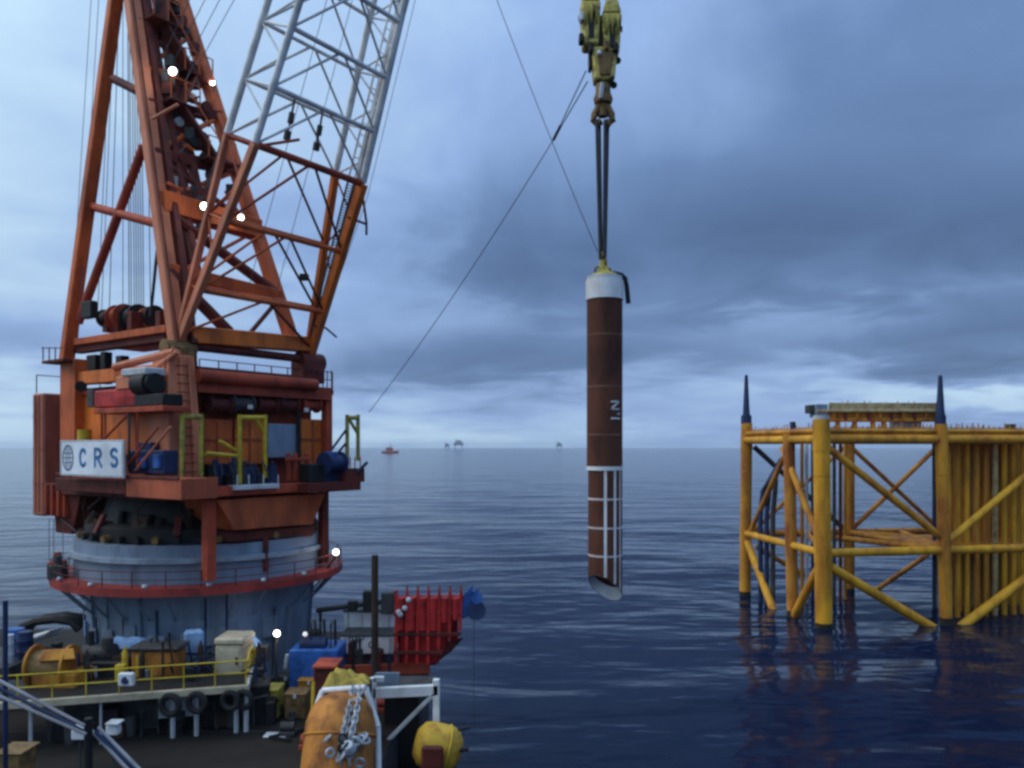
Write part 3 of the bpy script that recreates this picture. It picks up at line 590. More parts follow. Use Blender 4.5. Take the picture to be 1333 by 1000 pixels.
# access ladders, landings and their lamps on the front of the gantry
lv = [(300, 262), (222, 200), (152, 135), (110, 92), (45, 30), (-40, -50)]
for k in range(5):
    a = mix(nl(lv[k][1]), fl(lv[k][0]), .35 + .3*(k % 2)) + BU*.55; b = mix(nl(lv[k+1][1]), fl(lv[k+1][0]), .35 + .3*((k+1) % 2)) + BU*.55
    st = mk('stair', barbox(a, b, BU, (b-a).cross(BU).normalized(), .7, .16, 0), M_DRED, gan)
    mk('landing', hexa([b - BV*.8 - BU*.5 - UZ*.06, b + BV*.8 - BU*.5 - UZ*.06, b + BV*.8 + BU*.5 - UZ*.06, b - BV*.8 + BU*.5 - UZ*.06, b - BV*.8 - BU*.5, b + BV*.8 - BU*.5, b + BV*.8 + BU*.5, b - BV*.8 + BU*.5]), M_DRED, gan)
    for s in (-.75, 0, .75): mk('landing_post', tube(b + BV*s + BU*.48, b + BV*s + BU*.48 + UZ*1.0, .035, n=5), M_OR, gan)
    mk('landing_rail', tube(b - BV*.75 + BU*.48 + UZ*1.0, b + BV*.75 + BU*.48 + UZ*1.0, .03, n=5), M_OR, gan)
    mk('stair_rail', tube(a + UZ*.95 + BU*.35, b + UZ*.95 + BU*.35, .035, n=5), M_OR if k % 2 else M_MID, gan)
    for q in range(3):
        c = mix(nl(lv[k][1]), fl(lv[k][0]), rnd.uniform(.2, .85)) + BU*rnd.uniform(-.2, .5) + UZ*rnd.uniform(.3, 1.5)
        mk('junction_box', box(c.x-.22, c.x+.22, c.y-.15, c.y+.15, c.z-.28, c.z+.28, .03), (M_DARK, M_MID, M_DRED)[q], gan)
rg = random.Random(17)
for k in range(26):
    t1, y1 = rg.uniform(.15, .9), rg.uniform(-10, 250); a = mix(nl(y1), fl(y1+15), t1) + BU*rg.uniform(-.6, .5)
    if k % 2: b = a + BV*rg.uniform(-.8, .8) + UZ*rg.uniform(-1.1, 1.1); mk('pipe_run', tube(a, b, rg.uniform(.04, .1), n=6), (M_OR, M_DRED, M_MID)[k % 3], gan)
    else: mk('sheave_block', join(tube(a - BU*.1, a + BU*.1, rg.uniform(.18, .3), n=12)), (M_DARK, M_DRED, M_MID, M_PALE)[k // 2 % 4], gan, True)
mk('leg_cable', polytube([nf0 + BU*.36 - BV*.2, nfT + BU*.36 - BV*.2], .05, 6), M_DRED, gan)
mk('hanging_arm', tube(pv(198, 155, -4.0), pv(232, 136, -3.4), .07, n=6), M_PEACH, gan)
for k in range(7):     # guide sheaves inside the tower
    c = mix(nl(150+k*24), fl(160+k*24), .4 + .25*(k % 2)); mk('guide_sheave', tube(c - BU*.12, c + BU*.12, .33, n=14), M_DARK if k % 2 else M_MID, gan, True)
def lamp(p, r, parent, strong=True, nm='floodlight'):
    l = mk(nm, join(box(p.x-r*1.1, p.x+r*1.1, p.y+r*.5, p.y+r*1.6, p.z-r*1.1, p.z+r*1.1, .02), tube(p + Vector((0, r*1.2, -r)), p + Vector((0, r*1.2, -r*3.2)), r*.25, n=6)), M_MID, parent)
    mk('lens', ball(p + Vector((0, r*.35, 0)), r, 12, (1, .6, 1)), M_LAMP if strong else M_LAMPD, l, True)
    if strong:
        ld_ = bpy.data.lights.new('floodlight_glow', 'POINT'); ld_.energy = 20; ld_.color = (1, .93, .8); ld_.shadow_soft_size = .12
        lo_ = bpy.data.objects.new('floodlight_glow', ld_); col.objects.link(lo_); lo_.parent = l; lo_.location = p + Vector((0, -r*1.2, 0)) - WP[l.name]
for (px, py, u, r_) in ((224, 92, .6, .18), (276, 107, 0.0, .13), (265, 268, 3.0, .16), (313, 283, 2.6, .14)): lamp(pu(px, py, u+.9), r_, gan)
# winch platform between the gantry legs
wp = mk('winch_platform', sbox(96, 214, 432, 441, -3.9, 3.6), M_OR, crane)
mk('platform_beam', sbox(94, 214, 441, 452, -3.7, .5), M_DRED, crane)
for k, (px, rr, m) in enumerate(((141, .42, M_DARK), (158, .62, M_RED), (176, .6, M_DARK), (186, .42, M_PEACH), (197, .55, M_DARK))):
    p = pv(px, 414, -3.0 + .2*k); mk('winch_drum', join(tube(p - BU*.3, p + BU*.3, rr*.85, n=16), tube(p + BU*.3, p + BU*.38, rr*1.05, n=16), tube(p - BU*.38, p - BU*.3, rr*1.05, n=16)), m, crane, True)
for px in (136, 150, 168, 205): mk('winch_stand', sbox(px-3, px+3, 405, 432, -3.2, .6), M_DRED, crane)
mk('leg_cleat', sbox(105, 118, 392, 414, -4.2, .35, .04), M_DARK, crane)
for k, (x0, x1) in enumerate(((127, 148), (132, 152), (160, 160), (168, 166), (171, 168), (175, 171), (178, 174), (181, 177), (184, 180), (187, 183), (142, 157), (196, 190))):
    mk('luffing_wire', polytube([pv(x0, 410, -2.9+.1*k), pv(x1, -60, -2.2+.1*k)], .018 if k < 3 else .022, 5), M_ROPEG if k % 3 else M_ROPE, crane)
for x in (121, 131): mk('luffing_wire', polytube([pv(x, -40, -2.9), pv(x-18, 250, -3.3), pv(x-30, 450, -3.8)], .016, 5), M_ROPEG, crane)
for a_, b_, c_ in ((112, 124, 462), (130, 136, 458), (150, 158, 463)): mk('deck_fitting', sbox(a_, b_, c_, 500, -3.6, .4, .03), M_DARK, crane)
mk('knuckle_strut', tube(pv(150, 478, -4.6), pv(228, 458, -4.4), .18, n=8), M_PEACH, crane)
mk('knuckle_strut', tube(pv(205, 478, -4.6), pv(232, 458, -4.4), .12, n=8), M_PEACH, crane)
# boom
ca, sa = math.cos(R(66.7)), math.sin(R(66.7)); FU, FZ = 4.2, 19.1
def interp(tab, s):
    for (a, x), (b, y) in zip(tab[:-1], tab[1:]):
        if s <= b: return x + (y-x)*(s-a)/(b-a)
    return tab[-1][1]
def bp(s, side, face):
    """boom point: side -1 near / +1 far, face -1 back / +1 front"""
    a = interp(((0, 3.6), (9, 3.0), (16.5, 2.5), (38, 2.0), (44, 1.2)), s); h = interp(((0, .12), (9, 2.0), (36, 2.0), (44, 1.0)), s)
    return C(FU + s*ca + face*h/2*sa, side*a, FZ + s*sa - face*h/2*ca)
bf = mk('boom_foot', tube(C(4.3, -3.9, FZ), C(4.3, 3.9, FZ), .2, n=12), M_DRED, crane, True)
bo = mk('boom', tube(bp(44, -1, 0) - BV*.6, bp(44, 1, 0) + BV*.6, .35, n=12), M_GREY, crane, True); bo['label'] = 'light grey lattice upper boom'
bf['label'] = 'orange lattice boom foot section'
for sd_ in (-1, 1):
    for fc in (-1, 1):
        thick_ = .30 if sd_ > 0 else .24
        mk('chord', barbox(bp(0, sd_, fc), bp(9, sd_, fc), BU*sa - UZ*ca, BV, thick_*1.5 if fc > 0 else thick_, thick_*1.2, .03), M_OR2 if sd_ > 0 else M_PEACH, bf)
        pr = 9.05
        for s in (16.5, 36, 44):
            mk('chord', tube(bp(pr, sd_, fc), bp(s, sd_, fc), .15 if not (sd_ > 0 and fc > 0) else .17, n=10), M_GREY, bo, True); pr = s
lev = [2.6, 5.7, 9.0] + [9.0 + 2.35*k for k in range(1, 15)]
prev = 0.0
for i, s in enumerate(lev):
    orange = s <= 9.01; par = bf if orange else bo; m = M_OR if orange else M_GREY; r_ = .10 if orange else .085
    if i == 2: m, r_ = M_RED, .13
    for fc in (-1, 1):
        mk('cross_member', tube(bp(s, -1, fc), bp(s, 1, fc), r_*(1.25 if fc > 0 else 1), n=8), m, par, True)
        top = (bp(s, -1, fc) + bp(s, 1, fc))/2
        for sd_ in (-1, 1):
            if i > 0 or fc > 0: mk('lacing_bar', tube(top + BV*sd_*.12, bp(prev if prev > 0 else .6, sd_, fc), .065 if orange else .06, n=6), M_DRED if orange and sd_ > 0 else m, par)
    for sd_ in (-1, 1):
        mk('lacing_bar', tube(bp(s, sd_, -1), bp(s, sd_, 1), .055, n=6), m, par)
        if i > 0:
            md = (s+prev)/2
            mk('lacing_bar', tube(bp(prev, sd_, -1), bp(md, sd_, 1), .045, n=6), m, par); mk('lacing_bar', tube(bp(md, sd_, 1), bp(s, sd_, -1), .045, n=6), m, par)
    prev = s
# ladder way on the far chords
for s0, s1, par, m in ((1.2, 9.0, bf, M_MID), (9.0, 40, bo, M_GREY)):
    a, b = bp(s0, 1, .3), bp(s1, 1, .3)
    ld = mk('ladder_way', join(barbox(a - BV*.28, b - BV*.28, BU, BV, .08, .06, 0), barbox(a + BV*.28, b + BV*.28, BU, BV, .08, .06, 0), *[tube(mix(a, b, k/60) - BV*.28, mix(a, b, k/60) + BV*.28, .03, n=4) for k in range(61)]), m, par)
    mk('cable_tray', barbox(bp(s0, 1, .6), bp(s1, 1, .6), BU, BV, .2, .3, 0), m, par)
for (x0, y0, x1, y1) in ((384, 128, 373, 182), (420, 146, 411, 196)):
    a, b = pu(x0, y0, 8.6), pu(x1, y1, 8.2)
    mk('hanging_tackle', join(tube(a, b, .05, n=6), tube(mix(a, b, .35), mix(a, b, .6), .13, n=8), tube(mix(a, b, .8), b, .16, n=8)), M_MID, bo)
mk('tackle_arm', tube(bp(8.9, -1, 1), pu(389, 182, 8.6), .07, n=6), M_RED, bf)
for (a, b) in (((468, 226), (477, 290)), ((453, 283), (477, 292)), ((477, 290), (477, 306))): mk('outrigger_arm', tube(pu(*a, 7.9), pu(*b, 7.9), .06, n=6), M_DRED, bf)
mk('davit_arm', join(tube(pu(407, 424, 5.2), pu(424, 427, 5.2), .05, n=6), tube(pu(424, 427, 5.2), pu(438, 439, 5.2), .05, n=6)), M_MID, crane)
mk('junction_box', box(*[c for p in [pu(396, 361, 6.0)] for c in (p.x-.2, p.x+.2, p.y-.15, p.y+.15, p.z-.15, p.z+.15)]), M_DARK, bf)
for k in range(4):
    mk('boom_wire', polytube([mix(nl(95), fl(100), .25+.2*k) + UZ*.5, bp(32, -.6+.4*k, -1)], .018, 5), M_ROPEG, crane)
mk('boom_wire', polytube([bp(40, 1.15, 1), pu(478, 258, 7.9), pu(408, 458, 5.4)], .015, 5), M_ROPEG, crane)
mk('boom_wire', polytube([bp(40, 0.2, 0), bp(3, 0.2, 0)], .016, 5), M_ROPEG, crane)
mk('boom_wire', polytube([bp(40, -0.2, 0), bp(3, -0.25, 0)], .016, 5), M_ROPEG, crane)
for k in range(4):
    q = bp(44, 0, 0) + BV*(-.45+.3*k); mk('head_sheave', tube(q - BV*.07, q + BV*.07, .8, n=20), M_MID, bo, True)
# rope lights at the ring
lamp(pd(437, 719, 38.5), .14, crane)
mk('lamp_arm', tube(pd(437, 724, 38.9), pd(426, 740, 39.0), .05, n=6), M_DARK, crane)
lamp(pd(360, 825, 33.5), .13, ped); mk('lamp_post', tube(pd(360, 830, 33.75), pd(360, 905, 33.75), .06, n=6), M_MID, ped)
for x in (64, 70, 82): mk('hanging_cable', tube(pv(x, 676, -4.4), pv(x, 735, -4.4), .018, n=5), M_ROPEG, crane)
mk('hanging_cable', polytube([pv(80, 676, -4.4), pv(97, 690, -4.4), pv(108, 708, -4.4)], .04), M_ROPE, crane)

# ------------------------------------------------------------------ hook block, slings, pile
PY = 27.6
blk = thing('hook_block', pd(785, 160, PY), 'dirty yellow double sheave hook block hanging over the pile', 'hook block')
for (x, y, ww, hh, dy_) in ((768, 28, 13, 36, -.25), (795, 42, 13, 33, .25)):
    c = pd(x, y, PY); rw, rh = ww/F*PY, hh/F*PY
    sb = mk('sheave_housing', hexa([c + Vector((a*rw*f, b*.38, z*rh)) for z, f in ((-1, .75), (.55, 1)) for a, b in ((-1, -1), (1, -1), (1, 1), (-1, 1))], .06), M_BLOCK, blk)
    mk('housing_top', hexa([c + Vector((a*rw*f, b*.36, z*rh)) for z, f in ((.56, .95), (1.1, .6)) for a, b in ((-1, -1), (1, -1), (1, 1), (-1, 1))], .05), M_BLOCK, blk)
    for k in (-1, 0, 1): mk('sheave', tube(c + Vector((k*rw*.55-.04, 0, .05)), c + Vector((k*rw*.55+.04, 0, .05)), .52, n=20), M_GRN, sb, True)
    mk('pin', tube(c + Vector((-rw*1.15, 0, .1)), c + Vector((rw*1.15, 0, .1)), .1, n=10), M_DARK, sb)
    mk('rope_guard', box(c.x-rw*.25, c.x+rw*.3, c.y-.42, c.y-.385, c.z-rh*.8, c.z+rh*.1, .01), M_DARK, sb)
mk('spacer', dbox(779, 785, 20, 66, PY-.2, .4, .03), M_DARK, blk)
for (x, y, m) in ((758, 20, M_PALE), (757, 48, M_DARK), (776, 12, M_HOOK), (806, 30, M_DARK), (790, 58, M_HOOK), (802, 60, M_DARK), (770, 60, M_DARK)): mk('block_fitting', dbox(x-3, x+3, y-6, y+6, PY-.5, .35, .04), m, blk)
mk('side_weight', box(*[q for a, b in [(pd(766, 92, PY), pd(770, 66, PY))] for q in (a.x, b.x, PY-.2, PY+.2, a.z, b.z)]), M_DARK, blk)
mk('yoke', hexa([pd(x, y, PY) + Vector((0, d, 0)) for y, xs in ((108, (773, 799)), (66, (769, 803))) for x, d in ((xs[0], -.33), (xs[1], -.33), (xs[1], .33), (xs[0], .33))], .05), M_BLOCK, blk)
mk('yoke_plate', hexa([pd(x, y, PY) + Vector((0, d, 0)) for y, xs in ((104, (779, 793)), (72, (776, 796))) for x, d in ((xs[0], -.4), (xs[1], -.4), (xs[1], -.34), (xs[0], -.34))], .02), M_HOOK, blk)
mk('yoke_light', ball(pd(780, 69, PY-.45), .09, 8), M_WHITE, blk)
for (x, y) in ((804, 79), (799, 111)): mk('lug', tube(pd(x, y, PY-.1), pd(x, y, PY+.2), .12, n=10), M_DARK, blk)
mk('swivel', lathe(pd(785, 118, PY), [(.2, .3), (.26, .15), (.26, -.1), (.34, -.3), (.3, -.45)], 16), M_HOOK, blk, True)
hk = []
for s in (-1, 1): hk.append(polytube([pd(785, 128, PY), pd(785+s*5, 138, PY), pd(785+s*11, 150, PY), pd(785+s*12, 157, PY), pd(785+s*8, 162, PY), pd(785+s*3, 158, PY)], .13, 10))
mk('ramshorn_hook', join(*hk, tube(pd(785, 118, PY), pd(785, 152, PY), .17, n=12)), M_HOOK, blk, True)
mk('hook_latch', tube(pd(784, 108, PY-.35), pd(782, 128, PY-.3), .08, n=6), M_PALE, blk)
for k, x in enumerate((762, 772, 790, 797, 801)): rope('hoist_rope', pd(x, 4 if x < 780 else 18, PY), bp(44, 0, 0) + BV*(-.5+.24*k) - UZ*.2, .022, M_ROPEG, parent=blk, n=2)
def sling(a, b, r_, lab):
    rope('lifting_sling', a, b, r_, M_ROPE, label=lab, cat='sling', group='slings between hook and pile', n=4)
for k, (x0, x1, d, lab) in enumerate(((776, 781, -.12, 'leftmost thick dark wire sling from hook down to pile'), (781, 783, .12, 'second dark wire sling from the left under the hook'), (787, 786, -.12, 'third dark wire sling from the left under the hook'), (792, 788, .12, 'rightmost thick dark wire sling from hook down to pile'))):
    sling(pd(x0, 158, PY) + Vector((0, d, 0)), pd(x1, 338, PY) + Vector((0, d*.4, 0)), .052, lab)
pile = thing('pile', pd(787, 781, PY), 'dark rusty steel pile hanging with white top band and slanted cut end', 'pile')
pc_ = pd(787, 400, PY); PX = pc_.x
zpix = lambda y: CAMZ + (HY-y)/F*PY
RP = 23.2/F*PY
def cyl(name, y0, y1, r_, m, n=32, x=0.0): return mk(name, lathe((PX+x, PY, 0), [(r_, zpix(y1)), (r_, zpix(y0))], n), m, pile, True)
cyl('white_band', 366, 391, RP*1.05, M_WHITE); cyl('top_rim', 361, 366, RP*1.0, M_PALE)
cyl('shell', 391, 607, RP, M_RUST)
for y in (437, 504, 566): cyl('weld_seam', y-1, y+1.2, RP*1.006, M_WELD)
cyl('white_ring', 607, 612, RP*1.02, M_WHITE)
# lower part: shell ends in a slanted cut, so build it with a sloping rim
nn = 40; RL = RP*.955; V = []
for i in range(nn):
    a = 2*math.pi*i/nn; V.append((PX+.02+RL*math.cos(a), PY+RL*math.sin(a), zpix(612)))
def cut(c, s_=-1.0): return 765 + 12*c + 15*s_      # pixel row of the slanted mouth: lower to the right and at the back
ang = [2*math.pi*i/nn for i in range(nn)]
for a in ang: V.append((PX+.02+RL*math.cos(a), PY+RL*math.sin(a), zpix(cut(math.cos(a), math.sin(a)))))
wall = [(i, (i+1) % nn, nn+(i+1) % nn, nn+i) for i in range(nn)]
mk('lower_shell', (V, wall + [tuple(range(nn-1, -1, -1))]), M_RUST, pile, True)
RI = RL*.94
def ringv(r_, f): return [(PX+.02+r_*math.cos(a), PY+r_*math.sin(a), zpix(f(a))) for a in ang]
mk('inner_wall', (ringv(RI, lambda a: 640) + ringv(RI, lambda a: cut(math.cos(a), math.sin(a))-17), wall), M_RUST, pile, True)
mk('inner_white_band', (ringv(RI, lambda a: cut(math.cos(a), math.sin(a))-17) + ringv(RI, lambda a: cut(math.cos(a), math.sin(a))), wall), M_WHITE, pile, True)
mk('mouth_rim', (ringv(RI, lambda a: cut(math.cos(a), math.sin(a))+.4) + ringv(RL*1.003, lambda a: cut(math.cos(a), math.sin(a))+.4), wall), M_PALE, pile)
def on_pile(x, y, r_):
    X = (x-CX)/F*PY - (PX+.02); X = max(-r_*.995, min(r_*.995, X)); return Vector((PX+.02+X, PY - math.sqrt(r_*r_-X*X), zpix(y)))
for x, w_ in ((785.5, 3.6), (798, 3.0), (805.3, 1.6)):
    V = []
    for y in (612, cut((x-787)/22, -math.sqrt(max(0, 1-((x-787)/22)**2)))-1):
        for q in (-w_/2, w_/2): V.append(on_pile(x+q, y, RL*1.012))
    V += [p + Vector((0, .03, 0)) for p in V]
    mk('white_stripe', (V, [(0, 1, 3, 2), (4, 6, 7, 5), (0, 4, 5, 1), (2, 3, 7, 6), (0, 2, 6, 4), (1, 5, 7, 3)]), M_WHITE, pile)
for y in (649, 686, 722): mk('depth_ring', lathe((PX+.02, PY, 0), [(RL*1.008, zpix(y+1.3)), (RL*1.008, zpix(y-1.3))], 32), M_WELD2, pile, True)
# painted mark, turned on its side: 1.N
def on_shell(x, y): return on_pile(x, y, RP*1.004)
for st in ([(792.5, 546), (804, 546)], [(803, 534), (792.5, 534), (803, 524.5), (792.5, 524.5)], [(801, 540), (804, 540)]):
    dense = []
    for a, b in zip(st[:-1], st[1:]): dense += [(a[0]+(b[0]-a[0])*k/8, a[1]+(b[1]-a[1])*k/8) for k in range(8)]
    dense.append(st[-1]); mk('painted_mark', polytube([on_pile(x, y, RP*.995) for x, y in dense], .042, 6), M_PALE, pile)
lt = thing('lifting_tool', pd(785, 361, PY), 'small yellow lifting tool with shackles on top of pile', 'lifting tool')
mk('base_plate', lathe((PX, PY, 0), [(.5, zpix(361)+.01), (.42, zpix(357)), (.2, zpix(354))], 20), M_GRN, lt, True)
mk('padeye', hexa([(PX-.04+a*w_, PY+b*.06, zpix(y)) for y, w_ in ((356, .22), (338, .10)) for a, b in ((-1, -1), (1, -1), (1, 1), (-1, 1))], .01), M_BLOCK, lt)
for (x, y) in ((779, 352), (790, 353), (783, 333), (787, 341)): mk('shackle', torus(pd(x, y, PY), .12, .04, (0, 1, 0) if y > 345 else (1, .3, 0), 14, 6), M_HOOK, lt, True)
for s in (-1, 1): mk('clamp_arm', barbox((PX, PY, zpix(356)), (PX+s*.55, PY, zpix(361)), (0, 1, 0), (0, 0, 1), .16, .1, .02), M_GRN, lt)
mk('hydraulic_hose', polytube([pd(790, 357, PY-.1), pd(800, 356, PY-.1), pd(809, 358, PY-.1), pd(814, 363, PY-.1), pd(816, 374, PY-.1), pd(817, 386, PY-.1), pd(818, 395, PY-.1)], .085, 8), M_RUB, None, True, label='thick black hose draped over right side of pile top', cat='hose')
# tag lines
sw = pd(721, 181, PY+1.5)
tl = thing('tugger_line', pd(485, 532, 37), 'long sagging wire from orange crane up to hook block with forked end', 'rope')
rope('line', pd(480, 537, 38.5), sw, .016, M_ROPE, sag=.35, parent=tl)
for x, y in ((763, 92), (765, 106)): rope('fork', sw, pd(x, y, PY-.1), .022, M_ROPE, parent=tl, n=3)
mk('swivel', tube(mix(sw, pd(763, 99, PY), -.02), mix(sw, pd(763, 99, PY), .22), .055, n=8), M_DARK, tl)
rope('guide_wire', pd(640, -18, PY+.4), pd(778, 328, PY), .014, M_ROPE, sag=.15, label='thin wire slanting from top of frame down to pile head', cat='rope')

# ------------------------------------------------------------------ yellow jacket platform
jb, je = Vector((25.3, 65.4)), Vector((36.4, 67.4)); ja = Vector((23.1, 79.7)); jm = Vector((34.2, 81.4)); jg = jb + (je-jb)*2; jn = ja + (jm-ja)*2
jac = thing('jacket_platform', (30, 72, 0), 'yellow tubular offshore jacket standing in the sea on the right', 'platform')
FPx = lambda x, y: pp(x, y, jb, je)
LPx = lambda x, y: pp(x, y, ja, jb)
BPx = lambda x, y: pp(x, y, ja, jm)
TZ = 15.35; MZ = 6.05
def leg(base, top, r_, m, sub=4.0, nm='leg'):
    d = (top-base)/(top.z-base.z); b = base - d*(base.z+sub); o = mk(nm, tube(b, top, r_, n=18), m, jac, True)
    q = base - d*base.z
    mk('splash_band', tube(q - d*.6, q + d*.42, r_*1.012, n=18), M_GROWTH, o, True)
    for z in (MZ, TZ-.25): mk('node_can', tube(q + d*(z-.75), q + d*(z+.75), r_*1.05, n=18), m, o, True)
    for z in (2.9, 9.2, 12.3): mk('weld_ring', tube(q + d*z, q + d*(z+.07), r_*1.02, n=18), M_YELD, o, True)
    return o
leg(FPx(1072.5, 815), FPx(1069, 546), .66, M_YEL)
mk('leg_cap', tube(FPx(1069, 547), FPx(1069, 541), .62, n=18), M_PALE, jac, True)
leg(FPx(1232, 812), FPx(1224.5, 552), .50, M_YEL2)
leg(pp(970, 776, ja, jm), pp(972, 551, ja, jm), .55, M_YEL2)
leg(LPx(1032, 800), LPx(1027, 580), .50, M_YELD)
leg(Vector((*jm, 0)), Vector((*jm, TZ)), .48, M_YELD)
leg(Vector((*jg, 0)), Vector((*jg, TZ)), .5, M_YEL2); leg(Vector((*jn, 0)), Vector((*jn, TZ)), .5, M_YELD)
for (P, x, y0, y1, y2) in ((FPx, 1224, 553, 541, 488), (BPx, 971.5, 552, 541, 488)):
    c = mk('stabbing_guide', tube(P(x, y0), P(x, y1), .45 if P is FPx else .52, n=14), M_NAVY, jac, True)
    mk('cone', lathe(P(x, y1), [(.38, 0), (.33, .4), (.16, (y1-y2)/F*(67 if P is FPx else 80)-.1), (.05, (y1-y2)/F*(67 if P is FPx else 80))], 14), M_NAVY, c, True)
def br(a, b, r_, m, nm='brace'): return mk(nm, tube(a, b, r_, n=12), m, jac, True)
G = lambda z: Vector((*jg, z)); A_ = lambda z: Vector((*ja, z)); B_ = lambda z: Vector((*jb, z)); E_ = lambda z: Vector((*je, z)); Mm = lambda z: Vector((*jm, z)); Nn = lambda z: Vector((*jn, z))
MZ = 6.05
for a, b, r_, m in ((B_(TZ), G(TZ), .40, M_YEL2), (A_(TZ), B_(TZ), .36, M_YEL), (A_(TZ), Nn(TZ), .36, M_YELD), (E_(TZ), Mm(TZ), .3, M_YELD), (G(TZ), Nn(TZ), .36, M_YELD),
                 (B_(MZ), G(MZ), .36, M_YEL), (A_(MZ+.1), B_(MZ), .33, M_YEL), (A_(MZ), Nn(MZ), .36, M_YELD), (E_(MZ), Mm(MZ), .3, M_YELD), (B_(MZ), mix(A_(MZ), Mm(MZ), .6), .26, M_YEL2), (E_(MZ), mix(A_(MZ), Mm(MZ), .5), .26, M_YELD), (E_(MZ), mix(Mm(MZ), Nn(MZ), .5), .26, M_YELD), (G(MZ), Mm(MZ), .24, M_YELD)):
    br(a, b, r_, m, 'horizontal_brace')
def down(P, a, b, r_, m):
    p, q = P(*a), P(*b); d = q-p; br(p, q + d*(2.5/abs(d.z)), r_, m)
br(FPx(1078, 583), FPx(1228, 702), .31, M_YEL2); br(FPx(1235, 704), G(TZ-.5), .31, M_YEL)
down(FPx, (1080, 738), (1198, 808), .40, M_YEL); 
p, q = FPx(1262, 808), G(MZ-.4); br(p - (q-p)*.3, q, .40, M_YEL)
br(BPx(1222, 580), BPx(1110, 688), .24, M_YELD); br(BPx(1110, 584), BPx(1222, 688), .22, M_YELD); down(BPx, (1208, 722), (1138, 770), .26, M_YELD)
br(BPx(982, 582), BPx(1098, 688), .26, M_MID); br(BPx(1100, 582), BPx(982, 690), .2, M_YELD)
br(LPx(1019, 583), LPx(1066, 702), .28, M_YEL2); br(LPx(1024, 588), LPx(976, 694), .24, M_YELD)
down(LPx, (973, 706), (1004, 787), .36, M_YEL); down(LPx, (1064, 742), (1036, 797), .36, M_YEL2); down(BPx, (985, 712), (1090, 775), .26, M_YELD)
# flexible riser tubes
for k in range(3):
    x = 990 + k*8; Y = 76.5 - k*.8
    mk('riser_tube', polytube([pd(1026+k*2, 590, Y), pd(1016+k, 600, Y), pd(1006+k*2, 618, Y), pd(x+3, 640, Y), pd(x, 670, Y), pd(x, 700, Y), pd(x, 775, Y), pd(x, 860, Y)], .24, 8), M_NAVY if k < 2 else M_MID, jac, True)
for k, (x, Y, m) in enumerate(((1050, 76, M_PALE), (1058, 76.8, M_NAVY), (1044, 78, M_YELD), (1086, 75, M_MID), (1094, 76, M_DRED), (1100, 77, M_YELD), (1216, 73, M_NAVY), (1219, 73.3, M_PALE))):
    b = pd(x, 700, Y); mk('caisson', tube((b.x, b.y, -3), (b.x, b.y, TZ+.1), .17, n=8), m, jac, True)
# conductors: a cluster of well pipes in rows
rnd = random.Random(11)
fd = (je-jb).normalized(); bd = (ja-jb).normalized()
for r in range(4):
    for k in range(9):
        q = je + fd*(1.75 + k*.93 + 1.4*r + (.3 if r % 2 else 0)) + bd*(2.0 + r*1.9)
        mk('conductor', tube((q.x, q.y, -3), (q.x, q.y, TZ+rnd.choice((.0, .0, .3, .55))), rnd.uniform(.19, .25), n=10), rnd.choice((M_YEL2, M_YELD, M_YEL2, M_YEL, M_YEL, M_RACK)), jac, True)
mk('conductor_guide', prism([tuple(je+fd*.3+bd*1.6), tuple(jg+bd*1.6), tuple(jg+bd*9.6), tuple(je+fd*.3+bd*9.6)], MZ-.15, MZ+.15), M_YELD, jac)
# top: low deck grating, edge posts, long pipe rack
def quadprism(a, b, c, d, z0, z1): return prism([tuple(a), tuple(b), tuple(c), tuple(d)], z0, z1)
mk('top_grating', quadprism(je+bd*.8, jg+bd*.8, jg+bd*10, je+bd*10, TZ+.42, TZ+.56), M_YEL2, jac)
mk('top_grating', quadprism(jb+bd*.5, je+bd*.5, je+bd*3.2, jb+bd*3.2, TZ+.42, TZ+.56), M_YEL2, jac)
mk('top_grating', quadprism(ja-bd*.6, jb+bd*3.4, jb+bd*3.4+fd*2.2, ja-bd*.6+fd*2.2, TZ+.40, TZ+.54), M_YELD, jac)
def posts(a, b, n_, z0, h, m, r_=.05):
    for k in range(n_+1):
        q = a + (b-a)*(k/n_); hh = h*rnd.uniform(.8, 1.15); mk('edge_post', tube((q.x, q.y, z0), (q.x, q.y, z0+hh), r_, n=5), m, jac)
posts(jb+fd*1.0, jg, 42, TZ+.3, .95, M_YELD); posts(ja-bd*.8, jb+bd*1.2, 24, TZ+.3, .95, M_YELD); posts(ja+fd, jm, 16, TZ+.3, .9, M_YEL2); posts(je+bd*9.4, jg+bd*9.4, 26, TZ+.5, 1.0, M_YELD)
for a, b in ((jb, jg), (ja, jb)):
    mk('edge_rail', tube((a.x, a.y, TZ+.95), (b.x, b.y, TZ+.95), .045, n=6), M_YELD, jac); mk('edge_beam', tube((a.x, a.y, TZ+.68), (b.x, b.y, TZ+.68), .2, n=8), M_YEL2, jac)
Q = 68.5
rk = mk('pipe_rack', tube(pd(1062, 541, Q), pd(1222, 540, Q), .46, n=14), M_YELD, jac, True); rk['label'] = 'long rusty yellow pipe rack on top of the jacket'
mk('rack_beam', dbox(1068, 1222, 544, 549, Q-.6, 1.3, .03), M_YELD, rk)
mk('rack_deck', dbox(1064, 1222, 533.2, 536.5, Q-.8, 1.7, .03), M_RACK, rk)
mk('end_block', dbox(1062, 1078, 526, 543, Q-.7, 1.5, .05), M_PED, rk); mk('end_block', dbox(1053, 1060, 527, 538, Q-.5, 1.0, .05), M_MID, rk)
for k in range(20): 
    x = 1082+k*7.2; mk('rack_post', tube(pd(x, 534, Q-.6), pd(x, 523+rnd.uniform(-2, 2), Q-.6), .045, n=5), M_PALE if k % 3 else M_YELD, rk)
mk('guard_panel', dbox(1079, 1222, 524.5, 533.0, Q-.72, .06, 0), M_RACK, rk)
